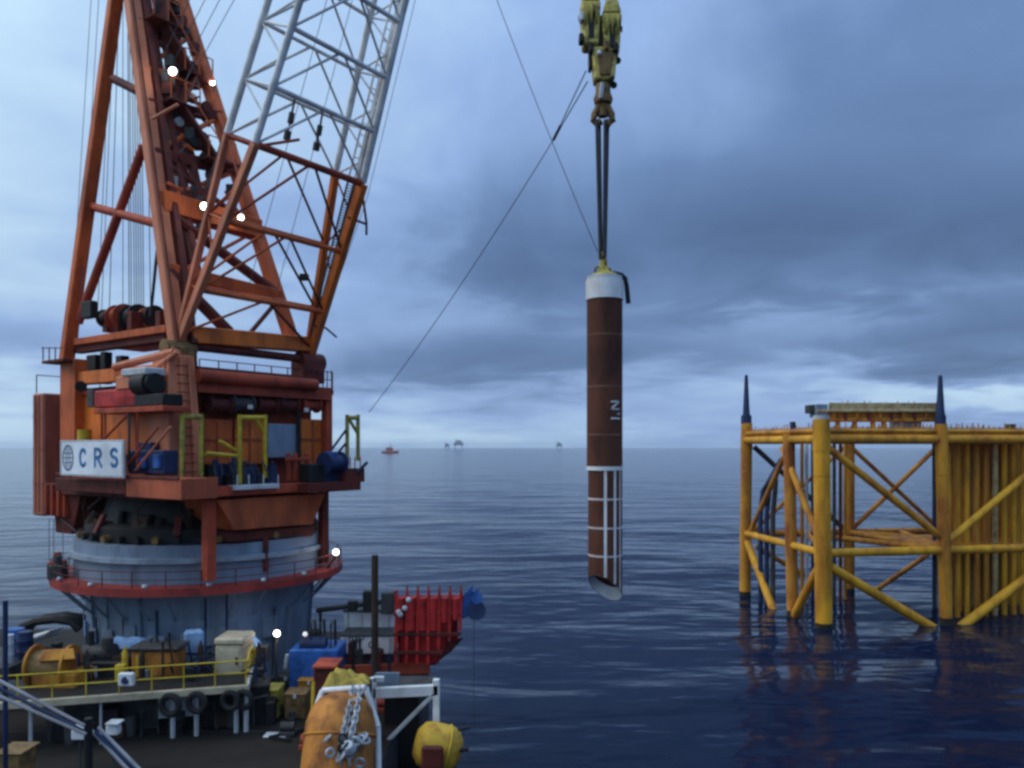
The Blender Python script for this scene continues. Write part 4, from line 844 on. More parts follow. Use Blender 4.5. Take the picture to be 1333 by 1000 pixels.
mk('rack_rail', tube(pd(1080, 526, Q-.6), pd(1222, 526, Q-.6), .05, n=6), M_PALE, rk)
for x in (1090, 1112, 1136, 1150): mk('rack_leg', dbox(x, x+4, 548, 562, Q-.4, .5, .02), M_YEL2, rk)
for k in range(9): x = 1084+k*15; mk('rack_clamp', dbox(x, x+4, 535, 547, Q-.66, .2, .02), M_DRED if k % 2 else M_YELD, rk)
mk('equipment_box', dbox(1168, 1200, 541, 560, Q-.2, 1.5, .05), M_PED, jac)
mk('equipment_box', dbox(1031, 1036, 549, 558, 70, .6, .03), M_NAVY, jac)
mk('equipment_box', dbox(1316, 1323, 552, 562, 70, .8, .03), M_MID, jac)
# ------------------------------------------------------------------ far away
fs = thing('support_ship', pd(508, 590, 1900), 'tiny red-hulled ship near the horizon right of the crane', 'ship')
c = pd(508, 590, 1900); c.z = 0
mk('hull', hexa([(c.x-19, c.y-5, -1), (c.x+17, c.y-5, -1), (c.x+17, c.y+5, -1), (c.x-19, c.y+5, -1), (c.x-20, c.y-5, 5), (c.x+22, c.y-5, 6), (c.x+22, c.y+5, 6), (c.x-20, c.y+5, 5)], .3), M_RED, fs)
mk('superstructure', box(c.x-10, c.x+6, c.y-4, c.y+4, 6, 13), M_RED, fs); mk('bridge', box(c.x-5, c.x+4, c.y-3, c.y+3, 13.1, 17), M_WHITE, fs); mk('mast', tube((c.x, c.y, 17), (c.x, c.y, 25), .5), M_DARK, fs)
for (x, h, wd, Y, lab) in ((582, 40, 30, 5200, 'small faint offshore platform on the horizon, left of its taller neighbour'), (597, 62, 62, 5200, 'largest faint offshore platform on the horizon between crane and pile'), (728, 46, 36, 5200, 'faint lone offshore platform on the horizon just left of the pile')):
    c = pd(x, 582, Y); t_ = thing('distant_platform', (c.x, Y, 0), lab, 'platform', 'faint platforms on the horizon')
    for s in (-1, 1):
        for d in (-1, 1): mk('leg', tube((c.x+s*wd*.4, Y+d*10, -2), (c.x+s*wd*.33, Y+d*10, h*.45), 2.0, n=6), M_FADE, t_)
    mk('topside', box(c.x-wd*.5, c.x+wd*.5, Y-15, Y+15, h*.42, h*.7), M_FADE, t_); mk('module', box(c.x-wd*.2, c.x+wd*.3, Y-10, Y+10, h*.71, h*.92), M_FADE, t_)
    mk('derrick', tube((c.x-wd*.28, Y, h*.7), (c.x-wd*.28, Y, h*1.25), 3.2, 1.0, n=4), M_FADE, t_)

# ------------------------------------------------------------------ things on deck
def single(name, vf, m, label, cat, group=None, smooth=False): return mk(name, vf, m, None, smooth, label=label, cat=cat, group=group)
# raised side platform with yellow rails
PZ = 5.75
f0, f1 = pz(28, 914, PZ), pz(322, 893, PZ); fdir = (f1-f0).normalized(); fn = Vector((-fdir.y, fdir.x, 0)); PL = (f1-f0).length
plat = thing('side_platform', f0 - UZ*(PZ-DZ), 'raised walkway platform with yellow rails and pale edge before the pedestal', 'platform')
def P_(a, b, z): return Vector((f0.x, f0.y, z)) + fdir*a + fn*b
def pbox(a0, a1, b0, b1, z0, z1, bev=.02): return hexa([P_(a0, b0, z0), P_(a1, b0, z0), P_(a1, b1, z0), P_(a0, b1, z0), P_(a0, b0, z1), P_(a1, b0, z1), P_(a1, b1, z1), P_(a0, b1, z1)], bev)
mk('floor', pbox(-2.5, PL, .1, 3.2, PZ-.16, PZ-.02), M_DARK, plat)
mk('edge_beam', pbox(-2.5, PL+.04, -.06, .1, PZ-.22, PZ+.04), M_CREAM, plat); mk('edge_beam', pbox(PL-.06, PL+.06, .12, 3.2, PZ-.24, PZ+.04), M_PALE, plat)
for k in range(10):
    a = -2.3 + k*(PL+2.25)/9; mk('rail_post', tube(P_(a, 0, PZ), P_(a, 0, PZ+.95), .03, n=6), M_RAIL, plat)
for z in (.5, .95): mk('rail', tube(P_(-2.5, 0, PZ+z), P_(PL, 0, PZ+z), .03, n=6), M_RAIL, plat); mk('rail', tube(P_(PL, 0, PZ+z), P_(PL, 3.2, PZ+z), .035, n=6), M_RAIL, plat)
for b in (1.0, 2.1, 3.15): mk('rail_post', tube(P_(PL, b, PZ), P_(PL, b, PZ+.95), .03, n=6), M_RAIL, plat)
for x in (130, 224, 255, 307, 320): 
    a = (pp(x, 930, f0, f1)-Vector((f0.x, f0.y, pp(x, 930, f0, f1).z))).dot(fdir); mk('support_post', tube(P_(a, .15, DZ), P_(a, .15, PZ-.2), .09 if x != 130 else .05, n=8), M_PALE, plat)
for (x, y) in ((36, 936),): mk('support_post', tube(P_(.2, .3, DZ), P_(.2, .3, PZ-.2), .07, n=8), M_PALE, plat)
mk('bulkhead', pbox(4.3, 5.65, .9, 1.05, DZ+.5, PZ-.25), M_PALE, plat)
mk('bulkhead', pbox(1.0, 4.2, 1.3, 1.4, DZ, PZ-.25), M_MID, plat)
mk('pump_skid', pbox(5.8, 8.3, 1.0, 2.4, DZ, PZ-.3, .05), M_DARK, plat); mk('valve_chest', pbox(2.2, 3.0, .6, 1.2, DZ, DZ+1.1, .05), M_DARK, plat)
def ring_of(x, y, Y, r_, lab):
    c = pd(x, y, Y); single('tyre_fender', torus(c, r_, r_*.36, (.15, 1, 0), 20, 8), M_RUB, lab, 'tyre', 'tyres hung along the side platform', True)
y0 = f0.y
def fy(x): return pp(x, 900, f0, f1).y - .2
ring_of(222, 918, fy(222), .34, 'black tyre hung from platform edge at the pale bulkhead'); ring_of(256, 915, fy(256), .32, 'black tyre hung from platform edge at second pale post')
ring_of(300, 912, fy(300), .30, 'black tyre hung from platform edge, left of the end pair'); ring_of(317, 911, fy(317), .30, 'black tyre hung at right end of platform edge')
lb = thing('lifebuoy_box', pd(163, 893, fy(163)), 'white box with dark blue centre fixed on yellow rail', 'box')
mk('case', dbox(153, 173, 877, 894, fy(163)-.1, .22, .04), M_WHITE, lb); mk('centre', tube(pd(163, 886, fy(163)-.14), pd(163, 886, fy(163)-.05), .14, n=14), M_NAVY, lb)
oc = thing('orange_cabin', pd(199, 882, 31.2), 'orange equipment cabin with dark flat roof on platform', 'cabin')
mk('body', dbox(171, 229, 849, 898, 31.2, 1.0, .04), M_BUOY, oc); mk('roof', dbox(166, 232, 843, 848.5, 31.1, 1.2, .05), M_MID, oc); mk('door', dbox(176, 190, 853, 882, 31.17, .04, .01), M_TANK, oc); mk('panel', dbox(196, 224, 855, 880, 31.17, .04, .01), M_BUOY, oc)
cb = thing('cream_cabinet', pd(299, 870, 31.8), 'cream box cabinet with lid near right end of platform', 'cabinet')
mk('body', dbox(280, 316, 841, 894, 31.8, 1.3, .05), M_CREAM, cb); mk('lid', dbox(278, 318, 831, 840.5, 31.75, 1.4, .08), M_CREAM, cb); mk('door_panel', dbox(285, 311, 846, 880, 31.77, .04, .01), M_CREAM, cb); mk('handle', dbox(306, 309, 856, 866, 31.74, .04, .01), M_DARK, cb)
bl = thing('blue_tarped_unit', pd(252, 880, 32.6), 'tall unit wrapped in pale blue tarpaulin between orange cabin and cream cabinet', 'covered unit')
mk('cover', hexa([pd(x, y, Y) for x, y, Y in ((237, 893, 32.5), (267, 893, 32.5), (267, 880, 33.5), (237, 880, 33.5), (239, 822, 32.6), (266, 820, 32.6), (265, 818, 33.4), (240, 819, 33.4))], .12), M_LBLUE, bl); mk('strap', dbox(236, 268, 850, 853, 32.42, .06, .005), M_NAVY, bl)
for (x, y, lab, sd_) in ((165, 828, 'pale blue cover bundle against the pedestal above orange cabin roof', 6), (318, 826, 'pale blue cover bundle against pedestal above cream cabinet', 8)):
    c = pd(x, y+14, 33.6); sk = thing('cover_bundle', c, lab, 'cover'); mk('cloth', heap(c, .9 if x < 200 else .6, .35, .45, 16, sd_, .25), M_LBLUE, sk, True); mk('rack', box(c.x-1.0, c.x+1.0, c.y-.3, c.y+.3, PZ-.02, c.z-.01), M_MID, sk)
om = thing('rusty_winch_unit', pd(70, 900, 30.0), 'rusty brown-yellow winch unit at left end of platform', 'winch')
mk('frame', dbox(40, 97, 878, 905, 29.9, 1.4, .05), M_YELD, om); mk('drum', tube(pd(48, 868, 30.5), pd(90, 866, 30.5), .62, n=18), M_HOOK, om, True)
for x in (46, 92): mk('flange', tube(pd(x-1.5, 867, 30.5), pd(x+1.5, 867, 30.5), .8, n=20), M_YELD, om, True)
mk('guard', hexa([pd(50, 862, 29.85), pd(98, 858, 29.85), pd(98, 858, 31.2), pd(50, 862, 31.2), pd(58, 846, 30.1), pd(96, 844, 30.1), pd(96, 844, 31), pd(58, 846, 31)], .03), M_YELD, om)
dk = thing('dark_power_pack', pd(130, 895, 31.3), 'dark grimy power pack behind rails, left of orange cabin', 'power pack')
mk('body', dbox(102, 160, 862, 900, 31.3, 1.4, .06), M_DARK, dk); mk('engine', tube(pd(110, 852, 32), pd(150, 850, 32), .38, n=14), M_MID, dk, True); mk('exhaust', tube(pd(119, 850, 32), pd(119, 822, 32), .12, n=10), M_DARK, dk); mk('panel', dbox(112, 126, 868, 888, 31.26, .05, .01), M_PALE, dk); mk('air_filter', tube(pd(140, 845, 31.6), pd(140, 830, 31.6), .22, n=12), M_MID, dk)
bt = thing('covered_boat', pd(55, 842, 37), 'white boat under dark arched canopy at left of pedestal', 'boat')
mk('hull', hexa([pd(24, 842, 35.6), pd(58, 832, 35.6), pd(78, 826, 36.4), pd(32, 834, 36.4), pd(26, 836, 35.4), pd(66, 820, 35.4), pd(86, 814, 36.6), pd(44, 826, 36.6)], .08), M_WHITE, bt)
ar = [pd(14, 850, 37), pd(16, 832, 37), pd(24, 818, 37), pd(42, 811, 37), pd(68, 808, 37), pd(90, 812, 37), pd(99, 822, 37)]
for k in range(2): mk('canopy_rib', polytube([q + Vector((0, k*.9+.3, 0)) for q in ar], .2, 8), M_DARK, bt, True)
mk('canopy', ([q + Vector((0, d, .1)) for d in (0.2, 1.4) for q in ar[1:]], [(i, i+1, 7+i-1+0, 6+i) if False else (i, i+1, i+7, i+6) for i in range(5)]), M_DARK, bt, True)
mk('cradle', join(dbox(24, 34, 846, 900, 36.6, .4), dbox(66, 76, 838, 900, 36.6, .4)), M_MID, bt)
for (x, y, Y, m, lab, dd) in ((21, 868, 34.5, M_BLUE, 'blue drum at far left under the canopied boat', .55), (33, 872, 34.0, M_NAVY, 'dark blue drum beside the rusty winch unit', .5), (12, 866, 33.4, M_PALE, 'pale grey drum at far left edge beside blue drum', .3)):
    b = pd(x, y+18, Y); b.z = PZ; single('drum', lathe(b, [(dd*.62, .0), (dd*.62, .3), (dd*.66, .33), (dd*.62, .36), (dd*.62, .75), (dd*.66, .78), (dd*.62, .81), (dd*.6, 1.15)], 18), m, lab, 'drum', 'drums at the left end', True)
mk('stand', box(-24.5, -20.4, 32.6, 36, DZ, PZ-.001), M_MID, plat)
nv = pd(7, 900, 15); single('tall_post', tube((nv.x, nv.y, 4), pd(7, 782, 15), .045, n=10), M_NAVY, 'thin dark navy post at far left edge of picture', 'post')
# foreground pipe handrail (ladder stringers of the gangway below the camera)
gw = thing('gangway_rail', pd(115, 960, 14), 'pale double pipe handrail crossing the lower left corner', 'handrail')
for (a, b) in (((-20, 876), (110, 945)), ((-20, 898), (112, 956)), ((118, 950), (176, 1012)), ((128, 947), (192, 1012))): mk('rail', tube(pd(*a, 14.3), pd(*b, 14.0), .031, n=8), M_RAILG, gw, True)
for (a, b) in (((-20, 887), (108, 951)),): mk('rail_web', tube(pd(*a, 14.5), pd(*b, 14.2), .03, n=6), M_NAVY, gw)
mk('rail_web', tube(pd(124, 952, 14.2), pd(184, 1012, 14.2), .03, n=6), M_NAVY, gw)
mk('corner_post', tube(pd(115, 935, 14.15), pd(115, 1180, 14.15), .07, n=10), M_DARK, gw); mk('corner_post', tube(pd(-16, 870, 14.4), pd(-16, 1180, 14.4), .06, n=8), M_DARK, gw)
for (x, y, s, lab) in ((101, 957, 9, 'small white light box hanging under platform, left one'), (145, 951, 8, 'small white light box hanging under platform, right one')):
    Y = 26.5; p = pd(x, y, Y); lt2 = thing('deck_light', p, lab, 'light', 'white deck light boxes'); mk('case', dbox(x-s, x+s, y-6, y+7, Y, .3, .04), M_WHITE, lt2); mk('hood', dbox(x-s-1, x+s+1, y-9, y-6.3, Y-.1, .45, .02), M_PALE, lt2); mk('stem', tube((p.x, Y+.15, DZ), (p.x, Y+.15, p.z-.1), .05, n=6), M_MID, lt2)
yb = thing('yellow_box', pd(16, 1000, 22), 'yellow steel box cut off in the bottom left corner', 'box'); mk('body', dbox(-8, 26, 984, 1060, 22, .8, .04), M_HOOK, yb); mk('lid', dbox(-10, 28, 981, 983.5, 21.95, .9, .02), M_HOOK, yb)
# deck clutter between platform and buoy
rnd = random.Random(21)
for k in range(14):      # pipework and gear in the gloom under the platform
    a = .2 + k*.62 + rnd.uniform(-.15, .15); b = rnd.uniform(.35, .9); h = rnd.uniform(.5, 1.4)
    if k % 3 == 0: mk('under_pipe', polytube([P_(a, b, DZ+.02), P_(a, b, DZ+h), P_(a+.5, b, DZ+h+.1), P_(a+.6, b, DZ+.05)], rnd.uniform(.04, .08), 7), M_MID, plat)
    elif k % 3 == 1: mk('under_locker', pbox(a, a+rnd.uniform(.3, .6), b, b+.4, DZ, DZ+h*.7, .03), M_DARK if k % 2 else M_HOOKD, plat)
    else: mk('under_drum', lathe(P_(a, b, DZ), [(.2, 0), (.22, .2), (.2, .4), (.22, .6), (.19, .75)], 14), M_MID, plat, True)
pl2 = pz(362, 958, DZ); single('deck_plate', box(pl2.x-.5, pl2.x+.35, pl2.y-.25, pl2.y+.25, DZ+.014, DZ+.06), M_PALE, 'pale flat plate lying on dark deck left of orange buoy', 'plate')
for (x, y, m, lab, s) in ((345, 905, M_GRN, 'greenish deck locker right of the side platform', .8), (384, 905, M_HOOK, 'brown crate behind the orange buoy, left side', .7), (402, 888, M_YELD, 'rusty yellow crate behind the buoy frame', .75), (372, 880, M_MID, 'grey hydraulic box below the lit lamp', .7)):
    b = pz(x, y+32, DZ); k = thing('deck_locker', b, lab, 'locker', 'lockers and crates along the deck'); mk('body', box(b.x-s*.6, b.x+s*.6, b.y, b.y+s*1.2, DZ+.013, DZ+s*1.35, .04), m, k); mk('lid', box(b.x-s*.64, b.x+s*.64, b.y-.04, b.y+s*1.24, DZ+s*1.352, DZ+s*1.47, .03), m, k); mk('latch', box(b.x-.06, b.x+.06, b.y-.07, b.y-.03, DZ+s*1.2, DZ+s*1.42, .01), M_PALE, k)
rc = random.Random(44)
for k in range(26):
    x = rc.uniform(98, 338); Y = rc.uniform(30.6, 32.9); p = pd(x, 0, Y); p.z = PZ-.02; hh = rc.uniform(.3, 1.5); m = rc.choice((M_DARK, M_MID, M_NAVY, M_DARK, M_PED, M_HOOKD, M_RAIL))
    if k % 4 == 0: mk('standpipe', polytube([p, p + UZ*hh, p + UZ*(hh+.15) + Vector((.25, 0, 0)), p + UZ*hh*.4 + Vector((.35, .1, 0))], .05, 7), m, plat, True)
    elif k % 4 == 1: mk('valve_box', box(p.x-.18, p.x+.18, p.y-.15, p.y+.15, p.z, p.z+hh*.6, .03), m, plat)
    elif k % 4 == 2: mk('gas_bottle', lathe(p, [(.11, 0), (.12, .1), (.12, .95), (.05, 1.1), (.04, 1.2)], 12), m, plat, True)
    else: mk('hose', polytube([p + Vector((.4*math.cos(t*1.1), .3*math.sin(t*1.7), .1+.12*t)) for t in range(7)], .045, 6), M_RUB, plat, True)
for k in range(16):      # cables and pipes strapped on the tub
    a = R(-150 + k*8.3 + rc.uniform(-2, 2)); d = Vector((math.cos(a), math.sin(a), 0)); b = Vector((PC.x, PC.y, 0)) + d*5.2
    mk('tub_pipe', tube(b + UZ*4.2, b + d*.14 + UZ*rc.uniform(6.2, 8.3), rc.uniform(.02, .05), n=6), rc.choice((M_DARK, M_PED, M_PEDL, M_NAVY)), ped)
for k in range(9):
    a = R(-145 + k*13.5); d = Vector((math.cos(a), math.sin(a), 0)); q = Vector((-d.y, d.x, 0)); b = Vector((PC.x, PC.y, 0)) + d*5.22
    mk('tub_hatch', barbox(b + UZ*6.0, b + UZ*(6.5 + rc.random()*.5), d, q, .2, rc.uniform(.3, .9), .02), rc.choice((M_PEDL, M_PED, M_LBLUE)), ped)
rs = random.Random(77)
for k in range(30):      # fixed deck fittings right of the platform
    x = rs.uniform(335, 500); y = rs.uniform(905, 985) if k % 2 else rs.uniform(872, 925); p = pz(x, y, DZ) if k % 2 else pz(x, y+25, DZ)
    m = rs.choice((M_DARK, M_MID, M_HOOKD, M_MID, M_PED, M_RED, M_NAVY)); h = rs.uniform(.25, .9)
    if k % 5 == 0: mk('bollard', lathe(p, [(.2, .013), (.13, .06), (.13, h*.7), (.19, h*.75), (.17, h*.85)], 14), m, ship, True)
    elif k % 5 == 1: mk('deck_pipe', polytube([p + UZ*.1, p + UZ*.1 + Vector((rs.uniform(-1.2, 1.2), rs.uniform(.2, 1.4), 0)), p + UZ*.1 + Vector((rs.uniform(-2, 2), rs.uniform(1.5, 2.4), 0))], .06, 7), m, ship, True)
    elif k % 5 == 2: mk('vent_head', join(tube(p, p + UZ*h, .08, n=8), torus(p + UZ*h + Vector((0, -.08, 0)), .12, .05, (0, 1, 0), 12, 6)), m, ship, True)
    elif k % 5 == 3: mk('cable', polytube([p + Vector((.5*math.cos(t*.9)*t*.25, .28*t, .04+.02*(t % 2))) for t in range(8)], .03, 6), M_RUB, ship, True)
    else: mk('winch_bed', join(box(p.x-.3, p.x+.3, p.y-.2, p.y+.3, DZ+.013, DZ+.2, .02), tube((p.x-.25, p.y, DZ+.36), (p.x+.25, p.y, DZ+.36), .17, n=12)), m, ship)
for k in range(14):      # gear in front of the white containers
    x = rs.uniform(440, 512); p = pd(x, 875, 34.2 + rs.random()); h = rs.uniform(.4, 1.3); m = rs.choice((M_DARK, M_NAVY, M_MID, M_BLUE, M_DRED))
    if k % 2: mk('valve_stand', join(tube((p.x, p.y, DZ), (p.x, p.y, 5.2+h), .06, n=7), torus((p.x, p.y, 5.2+h), .16, .03, (0, 1, .3), 14, 5)), m, ship, True)
    else: mk('control_box', box(p.x-.16, p.x+.16, p.y-.1, p.y+.15, DZ+.013, 5.0+h, .03), m, ship)
# blue machine, white containers, pole
bm_ = thing('blue_machine', pd(408, 865, 33.5), 'blue hydraulic machine right of the pedestal lamp', 'machine')
mk('body', dbox(376, 440, 846, 905, 33.5, 1.8, .06), M_BLUE, bm_); mk('motor', tube(pd(392, 838, 34), pd(425, 838, 34), .3, n=14), M_NAVY, bm_, True); mk('pump', dbox(398, 412, 822, 846, 34.2, .6, .05), M_DARK, bm_)
for x in (404, 416, 430): mk('pipe', polytube([pd(x, 846, 33.8), pd(x+1, 812, 33.8), pd(x+6, 806, 34.2), pd(x+7, 846, 34.5)], .06, 6), M_MID, bm_)
mk('lever', tube(pd(371, 870, 33.4), pd(374, 852, 33.4), .07, n=6), M_PALE, bm_)
lamp(pd(397, 826, 33.3), .10, bm_, False, 'work_lamp')
for (x0, x1, y0_, y1_, Y, lab) in ((447, 512, 797, 822, 38.0, 'upper white container right of pedestal behind the dark pole'), (443, 513, 829, 852, 36.5, 'lower white container right of pedestal behind the dark pole')):
    c = thing('white_container', pd((x0+x1)/2, y1_, Y), lab, 'container', 'white containers by the red gripper'); mk('body', dbox(x0, x1, y0_, y1_, Y, 2.0, .05), M_WHITE, c); mk('roof_rim', dbox(x0-1, x1+1, y0_-2.5, y0_-.2, Y-.05, 2.1, .02), M_MID, c)
    for k in range(4): x = x0 + 6 + k*(x1-x0-12)/3; mk('wall_rib', dbox(x-1, x+1, y0_+1, y1_-1, Y-.05, .05, 0), M_PALE, c)
    if y1_ > 840: mk('base', dbox(x0, x1, y1_+.4, 900, Y+.2, 1.6, .03), M_MID, c)
    else: mk('base', dbox(x0, x1, y1_+.4, 868, Y+.2, 1.6, .03), M_NAVY, c)
rl = thing('dark_boom_rest', pd(462, 790, 36), 'dark horizontal boom with clamps above the white containers', 'boom'); mk('beam', tube(pd(412, 795, 37.5), pd(516, 781, 37.5), .12, n=8), M_DARK, rl); mk('clamp', dbox(472, 484, 770, 798, 37.2, .5, .04), M_DARK, rl); mk('clamp', dbox(496, 512, 772, 800, 37.2, .6, .04), M_MID, rl); mk('clamp', dbox(452, 464, 783, 796, 37.3, .4, .04), M_DARK, rl); mk('leg', tube(pd(417, 795, 37.6), pd(417, 868, 37.6), .07, n=6), M_DARK, rl)
b = pd(488, 880, 33); single('mooring_pole', tube((b.x, 33, DZ), pd(488, 723, 33), .15, .14, n=14), M_POLE, 'tall dark brown steel pole in front of the white containers', 'pole', smooth=True)
# red gripper
gy = 34.5
gr = thing('pile_gripper', pd(560, 870, gy), 'bright red ribbed pile gripper frame at the ship side', 'gripper')
mk('back_plate', dbox(514, 596, 780, 838, gy+1.2, .3, .05), M_BRED, gr)
mk('body', hexa([pd(520, 868, gy+.1), pd(570, 866, gy+.1), pd(570, 866, gy+2), pd(520, 868, gy+2), pd(514, 776, gy-.15), pd(606, 774, gy-.15), pd(606, 774, gy+2), pd(514, 776, gy+2)], .12), M_BRED, gr)
for k in range(7):
    x = 513 + k*14; yb_ = 866 if k < 4 else 866 - (k-3)*15
    mk('rib', hexa([pd(x, yb_, gy-.25), pd(x+4, yb_, gy-.25), pd(x+4, yb_, gy+.3), pd(x, yb_, gy+.3), pd(x+1, 768, gy-.35), pd(x+5, 768, gy-.35), pd(x+5, 768, gy+1.9), pd(x+1, 768, gy+1.9)], .02), M_BRED, gr)
    if 1 <= k: mk('horn', hexa([pd(x+1, 772, gy-.1), pd(x+5, 772, gy-.1), pd(x+5, 772, gy+.5), pd(x+1, 772, gy+.5), pd(x+2, 762, gy+.1), pd(x+4, 762, gy+.1), pd(x+4, 762, gy+.3), pd(x+2, 762, gy+.3)], .01), M_DRED, gr)
for k in range(6): x = 518 + k*14.5; mk('roller_pad', tube(pd(x+3, 778, gy-.2), pd(x+3, 812 - (k-3)*3 if k > 3 else 820, gy-.12), .19, n=12), M_BRED, gr, True)
for y in (800, 826, 850): mk('band', dbox(512, 600-(max(0, y-826))*1.0, y-2, y+2, gy-.3, .18, .01), M_DRED, gr)
for (x, y) in ((521, 800), (527, 792), (519, 797), (532, 781)): mk('fitting', ball(pd(x, y, gy-.4), .12, 8), M_PALE, gr)
mk('arm', hexa([pd(440, 882, gy), pd(560, 878, gy), pd(560, 878, gy+1.5), pd(440, 882, gy+1.5), pd(440, 866, gy), pd(560, 862, gy), pd(560, 862, gy+1.5), pd(440, 866, gy+1.5)], .05), M_RED, gr)
mk('step', hexa([pd(572, 860, gy+.2), pd(588, 848, gy+.2), pd(588, 848, gy+1.4), pd(572, 860, gy+1.4), pd(572, 836, gy+.2), pd(604, 830, gy+.2), pd(604, 830, gy+1.4), pd(572, 836, gy+1.4)], .03), M_DRED, gr)
bh = thing('blue_roller_head', pd(613, 808, gy), 'blue roller head fixed on the outer end of the red gripper', 'roller')
mk('bracket', hexa([pd(598, 808, gy), pd(612, 800, gy), pd(612, 800, gy+.7), pd(598, 808, gy+.7), pd(600, 778, gy), pd(616, 760, gy), pd(616, 760, gy+.7), pd(600, 778, gy+.7)], .03), M_BLUE, bh); mk('arm', hexa([pd(606, 790, gy+.1), pd(622, 778, gy+.1), pd(622, 778, gy+.6), pd(606, 790, gy+.6), pd(612, 772, gy+.1), pd(624, 766, gy+.1), pd(624, 766, gy+.6), pd(612, 772, gy+.6)], .02), M_BLUE, bh)
mk('roller', tube(pd(620, 795, gy-.1), pd(620, 795, gy+.8), .42, n=16), M_NAVY, bh, True); mk('roller', tube(pd(621, 779, gy-.05), pd(621, 779, gy+.7), .25, n=14), M_BLUE, bh, True)
rope('drop_line', pd(617, 806, gy+.3), pd(617, 945, gy+.3), .012, M_ROPE, label='thin line hanging straight down from the blue roller head', cat='rope', n=3)
# white frame platform, yellow tank, yellow canvas
wf = thing('white_support_frame', pd(528, 940, 29), 'white steel support frame below the red gripper', 'frame')
for (a, b, s) in (((486, 882), (486, 1010), 5), ((568, 884), (568, 940), 5), ((486, 902), (571, 898), 8), ((566, 902), (507, 962), 4), ((486, 884), (500, 884), 4)): mk('beam', barbox(pd(*a, 29.5), pd(*b, 29.5), (1, 0, 0) if abs(a[1]-b[1]) > 5 else (0, 0, 1), (0, 1, 0), s/F*29.5*1.7, .22, .02), M_WHITE if s > 4 else M_PALE, wf)
mk('infill', dbox(489, 520, 876, 897, 30.2, .1, .01), M_PED, wf); mk('deck_plate', dbox(491, 565, 896, 898, 29.75, 1.6, .01), M_MID, wf)
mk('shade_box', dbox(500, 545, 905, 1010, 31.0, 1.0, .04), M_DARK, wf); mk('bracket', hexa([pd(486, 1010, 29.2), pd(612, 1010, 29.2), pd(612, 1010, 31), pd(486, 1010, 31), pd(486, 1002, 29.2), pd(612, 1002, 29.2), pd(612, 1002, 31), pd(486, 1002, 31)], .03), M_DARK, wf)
tk = thing('yellow_tank', pd(570, 1000, 27.5), 'dull yellow float tank with pale strap at the bottom beside the sea', 'tank')
cc = pd(570, 972, 28.4); mk('shell', lathe(cc, [(.05, -.85), (.45, -.8), (.72, -.6), (.80, -.35), (.80, .35), (.72, .6), (.45, .8), (.05, .85)], 24, axis=(.95, .15, -.28)), M_TANK, tk, True)
mk('strap', torus(cc + Vector((.28, 0, -.08)), .82, .035, (.95, .15, -.28), 28, 6), M_RAIL, tk, True); mk('rust_patch_plate', dbox(548, 577, 972, 1003, 27.4, .2, .09), M_DRED, tk); mk('nozzle', tube(pd(596, 950, 28), pd(612, 947, 28), .06, n=8), M_DARK, tk); mk('nozzle', tube(pd(598, 977, 28), pd(610, 975, 28), .08, n=8), M_DARK, tk); mk('saddle', dbox(548, 592, 992, 1012, 28, 1.0, .03), M_DARK, tk)
cv = thing('canvas_heap', pd(450, 893, 28), 'crumpled yellow canvas lying behind the orange buoy', 'canvas')
c = pd(450, 893, 28.0); mk('cloth', heap((c.x, c.y+.2, c.z), .74, .6, .5, 24, 12, .45), M_CANV, cv, True); mk('pallet', dbox(424, 478, 894, 990, 28, 1.0, .03), M_MID, cv)
rb = thing('red_hatch', pd(424, 880, 30), 'dark red hatch box left of the yellow canvas', 'hatch'); mk('coaming', dbox(408, 436, 872, 960, 30, 1.0, .04), M_DRED, rb); mk('cover', dbox(406, 438, 867, 871.5, 29.9, 1.2, .03), M_RED, rb)
# orange buoy with chain
by_ = 22.5
bu = thing('mooring_buoy', pd(446, 1000, by_), 'large orange steel mooring buoy standing on the deck', 'buoy')
ax = Vector((.0, -.42, -.9)); ct = pd(447, 903, by_+.6)
shell = lathe(ct, [(.1, -.02), (.42, .03), (.66, .16), (.86, .42), (.97, .8), (.99, 1.2), (.99, 3.0), (.9, 3.4)], 32, axis=ax); mk('shell', shell, M_BUOY, bu, True)
from mathutils.bvhtree import BVHTree
bvh = BVHTree.FromPolygons([Vector(q) for q in shell[0]], shell[1])
def onb(x, y, off=.05):
    d = (pd(x, y, 10) - Vector((0, 0, CAMZ))).normalized(); h = bvh.ray_cast(Vector((0, 0, CAMZ)), d)
    return (h[0] if h[0] else pd(x, y, by_+.6)) - d*off
for h in (1.15, 2.2): mk('rib', torus(ct + ax.normalized()*h, 1.0, .035, ax, 32, 6), M_YELD, bu, True)
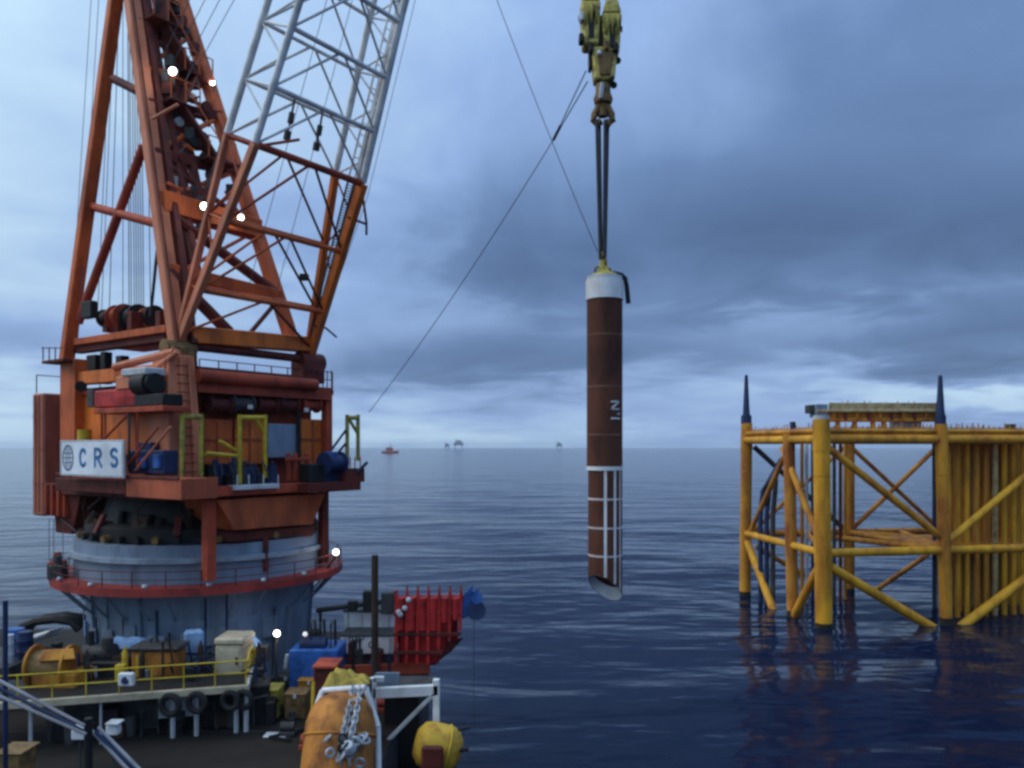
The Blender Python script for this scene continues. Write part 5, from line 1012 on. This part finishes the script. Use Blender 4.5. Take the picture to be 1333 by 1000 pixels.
bfm = thing('buoy_cradle', pd(447, 920, by_+1), 'white pipe cradle frame behind the orange buoy', 'frame')
for a, b in (((420, 899), (476, 895)), ((420, 899), (403, 944)), ((476, 895), (492, 946)), ((403, 944), (402, 1010)), ((492, 946), (493, 1010))): mk('pipe', tube(pd(*a, by_+.9), pd(*b, by_+.5), .085, n=10), M_WHITE, bfm, True)
mk('yellow_post', tube(pd(408, 888, by_+1.2), pd(404, 1010, by_+.8), .05, n=8), M_RAIL, bfm)
ch = thing('anchor_chain', pd(457, 985, by_), 'heavy galvanised chain draped over the orange buoy', 'chain')
path = [onb(464, 896), onb(463, 904), onb(461, 913), onb(459, 924), onb(457, 936), onb(454, 948), onb(451, 960), onb(450, 975), onb(450, 990)]
def along(t):
    t *= len(path)-1; i = min(int(t), len(path)-2); return mix(path[i], path[i+1], t-i)
lm = {}
for s in (0, 1):
    for k in range(15):
        t = k/14; p = along(t); d = (along(min(1, t+.05)) - along(max(0, t-.05))).normalized()
        side = Vector((-.11 + .22*s, -.03, 0)); axl = Vector((1, 0, 0)).cross(d).normalized() if k % 2 else Vector((1, 0, 0))
        key = (k, s); x_ax = d; y_ax = axl.cross(d).normalized()
        V, Fc = torus((0, 0, 0), .075, .028, (0, 0, 1), 12, 6, stretch=None)
        mm = Matrix((x_ax, y_ax, axl)).transposed()
        V = [mm @ Vector((q[0]*1.7, q[1], q[2])) + p + side for q in V]
        mk('link', (V, Fc), M_CHAIN, ch, True)
rnd = random.Random(9)
for k in range(12):
    p = onb(rnd.uniform(426, 474), rnd.uniform(958, 998), .1 + rnd.uniform(0, .12)); mk('shackle', torus(p, rnd.uniform(.10, .16), .045, (rnd.uniform(-1, 1), rnd.uniform(-1, 1), rnd.uniform(-1, 1)), 14, 6), M_CHAIN if k % 4 else M_DARK, ch, True)
mk('swivel', lathe(onb(453, 975, .1), [(.1, -.2), (.22, -.1), (.24, .05), (.14, .2)], 16, axis=(0, -.6, .8)), M_CHAIN, ch, True)
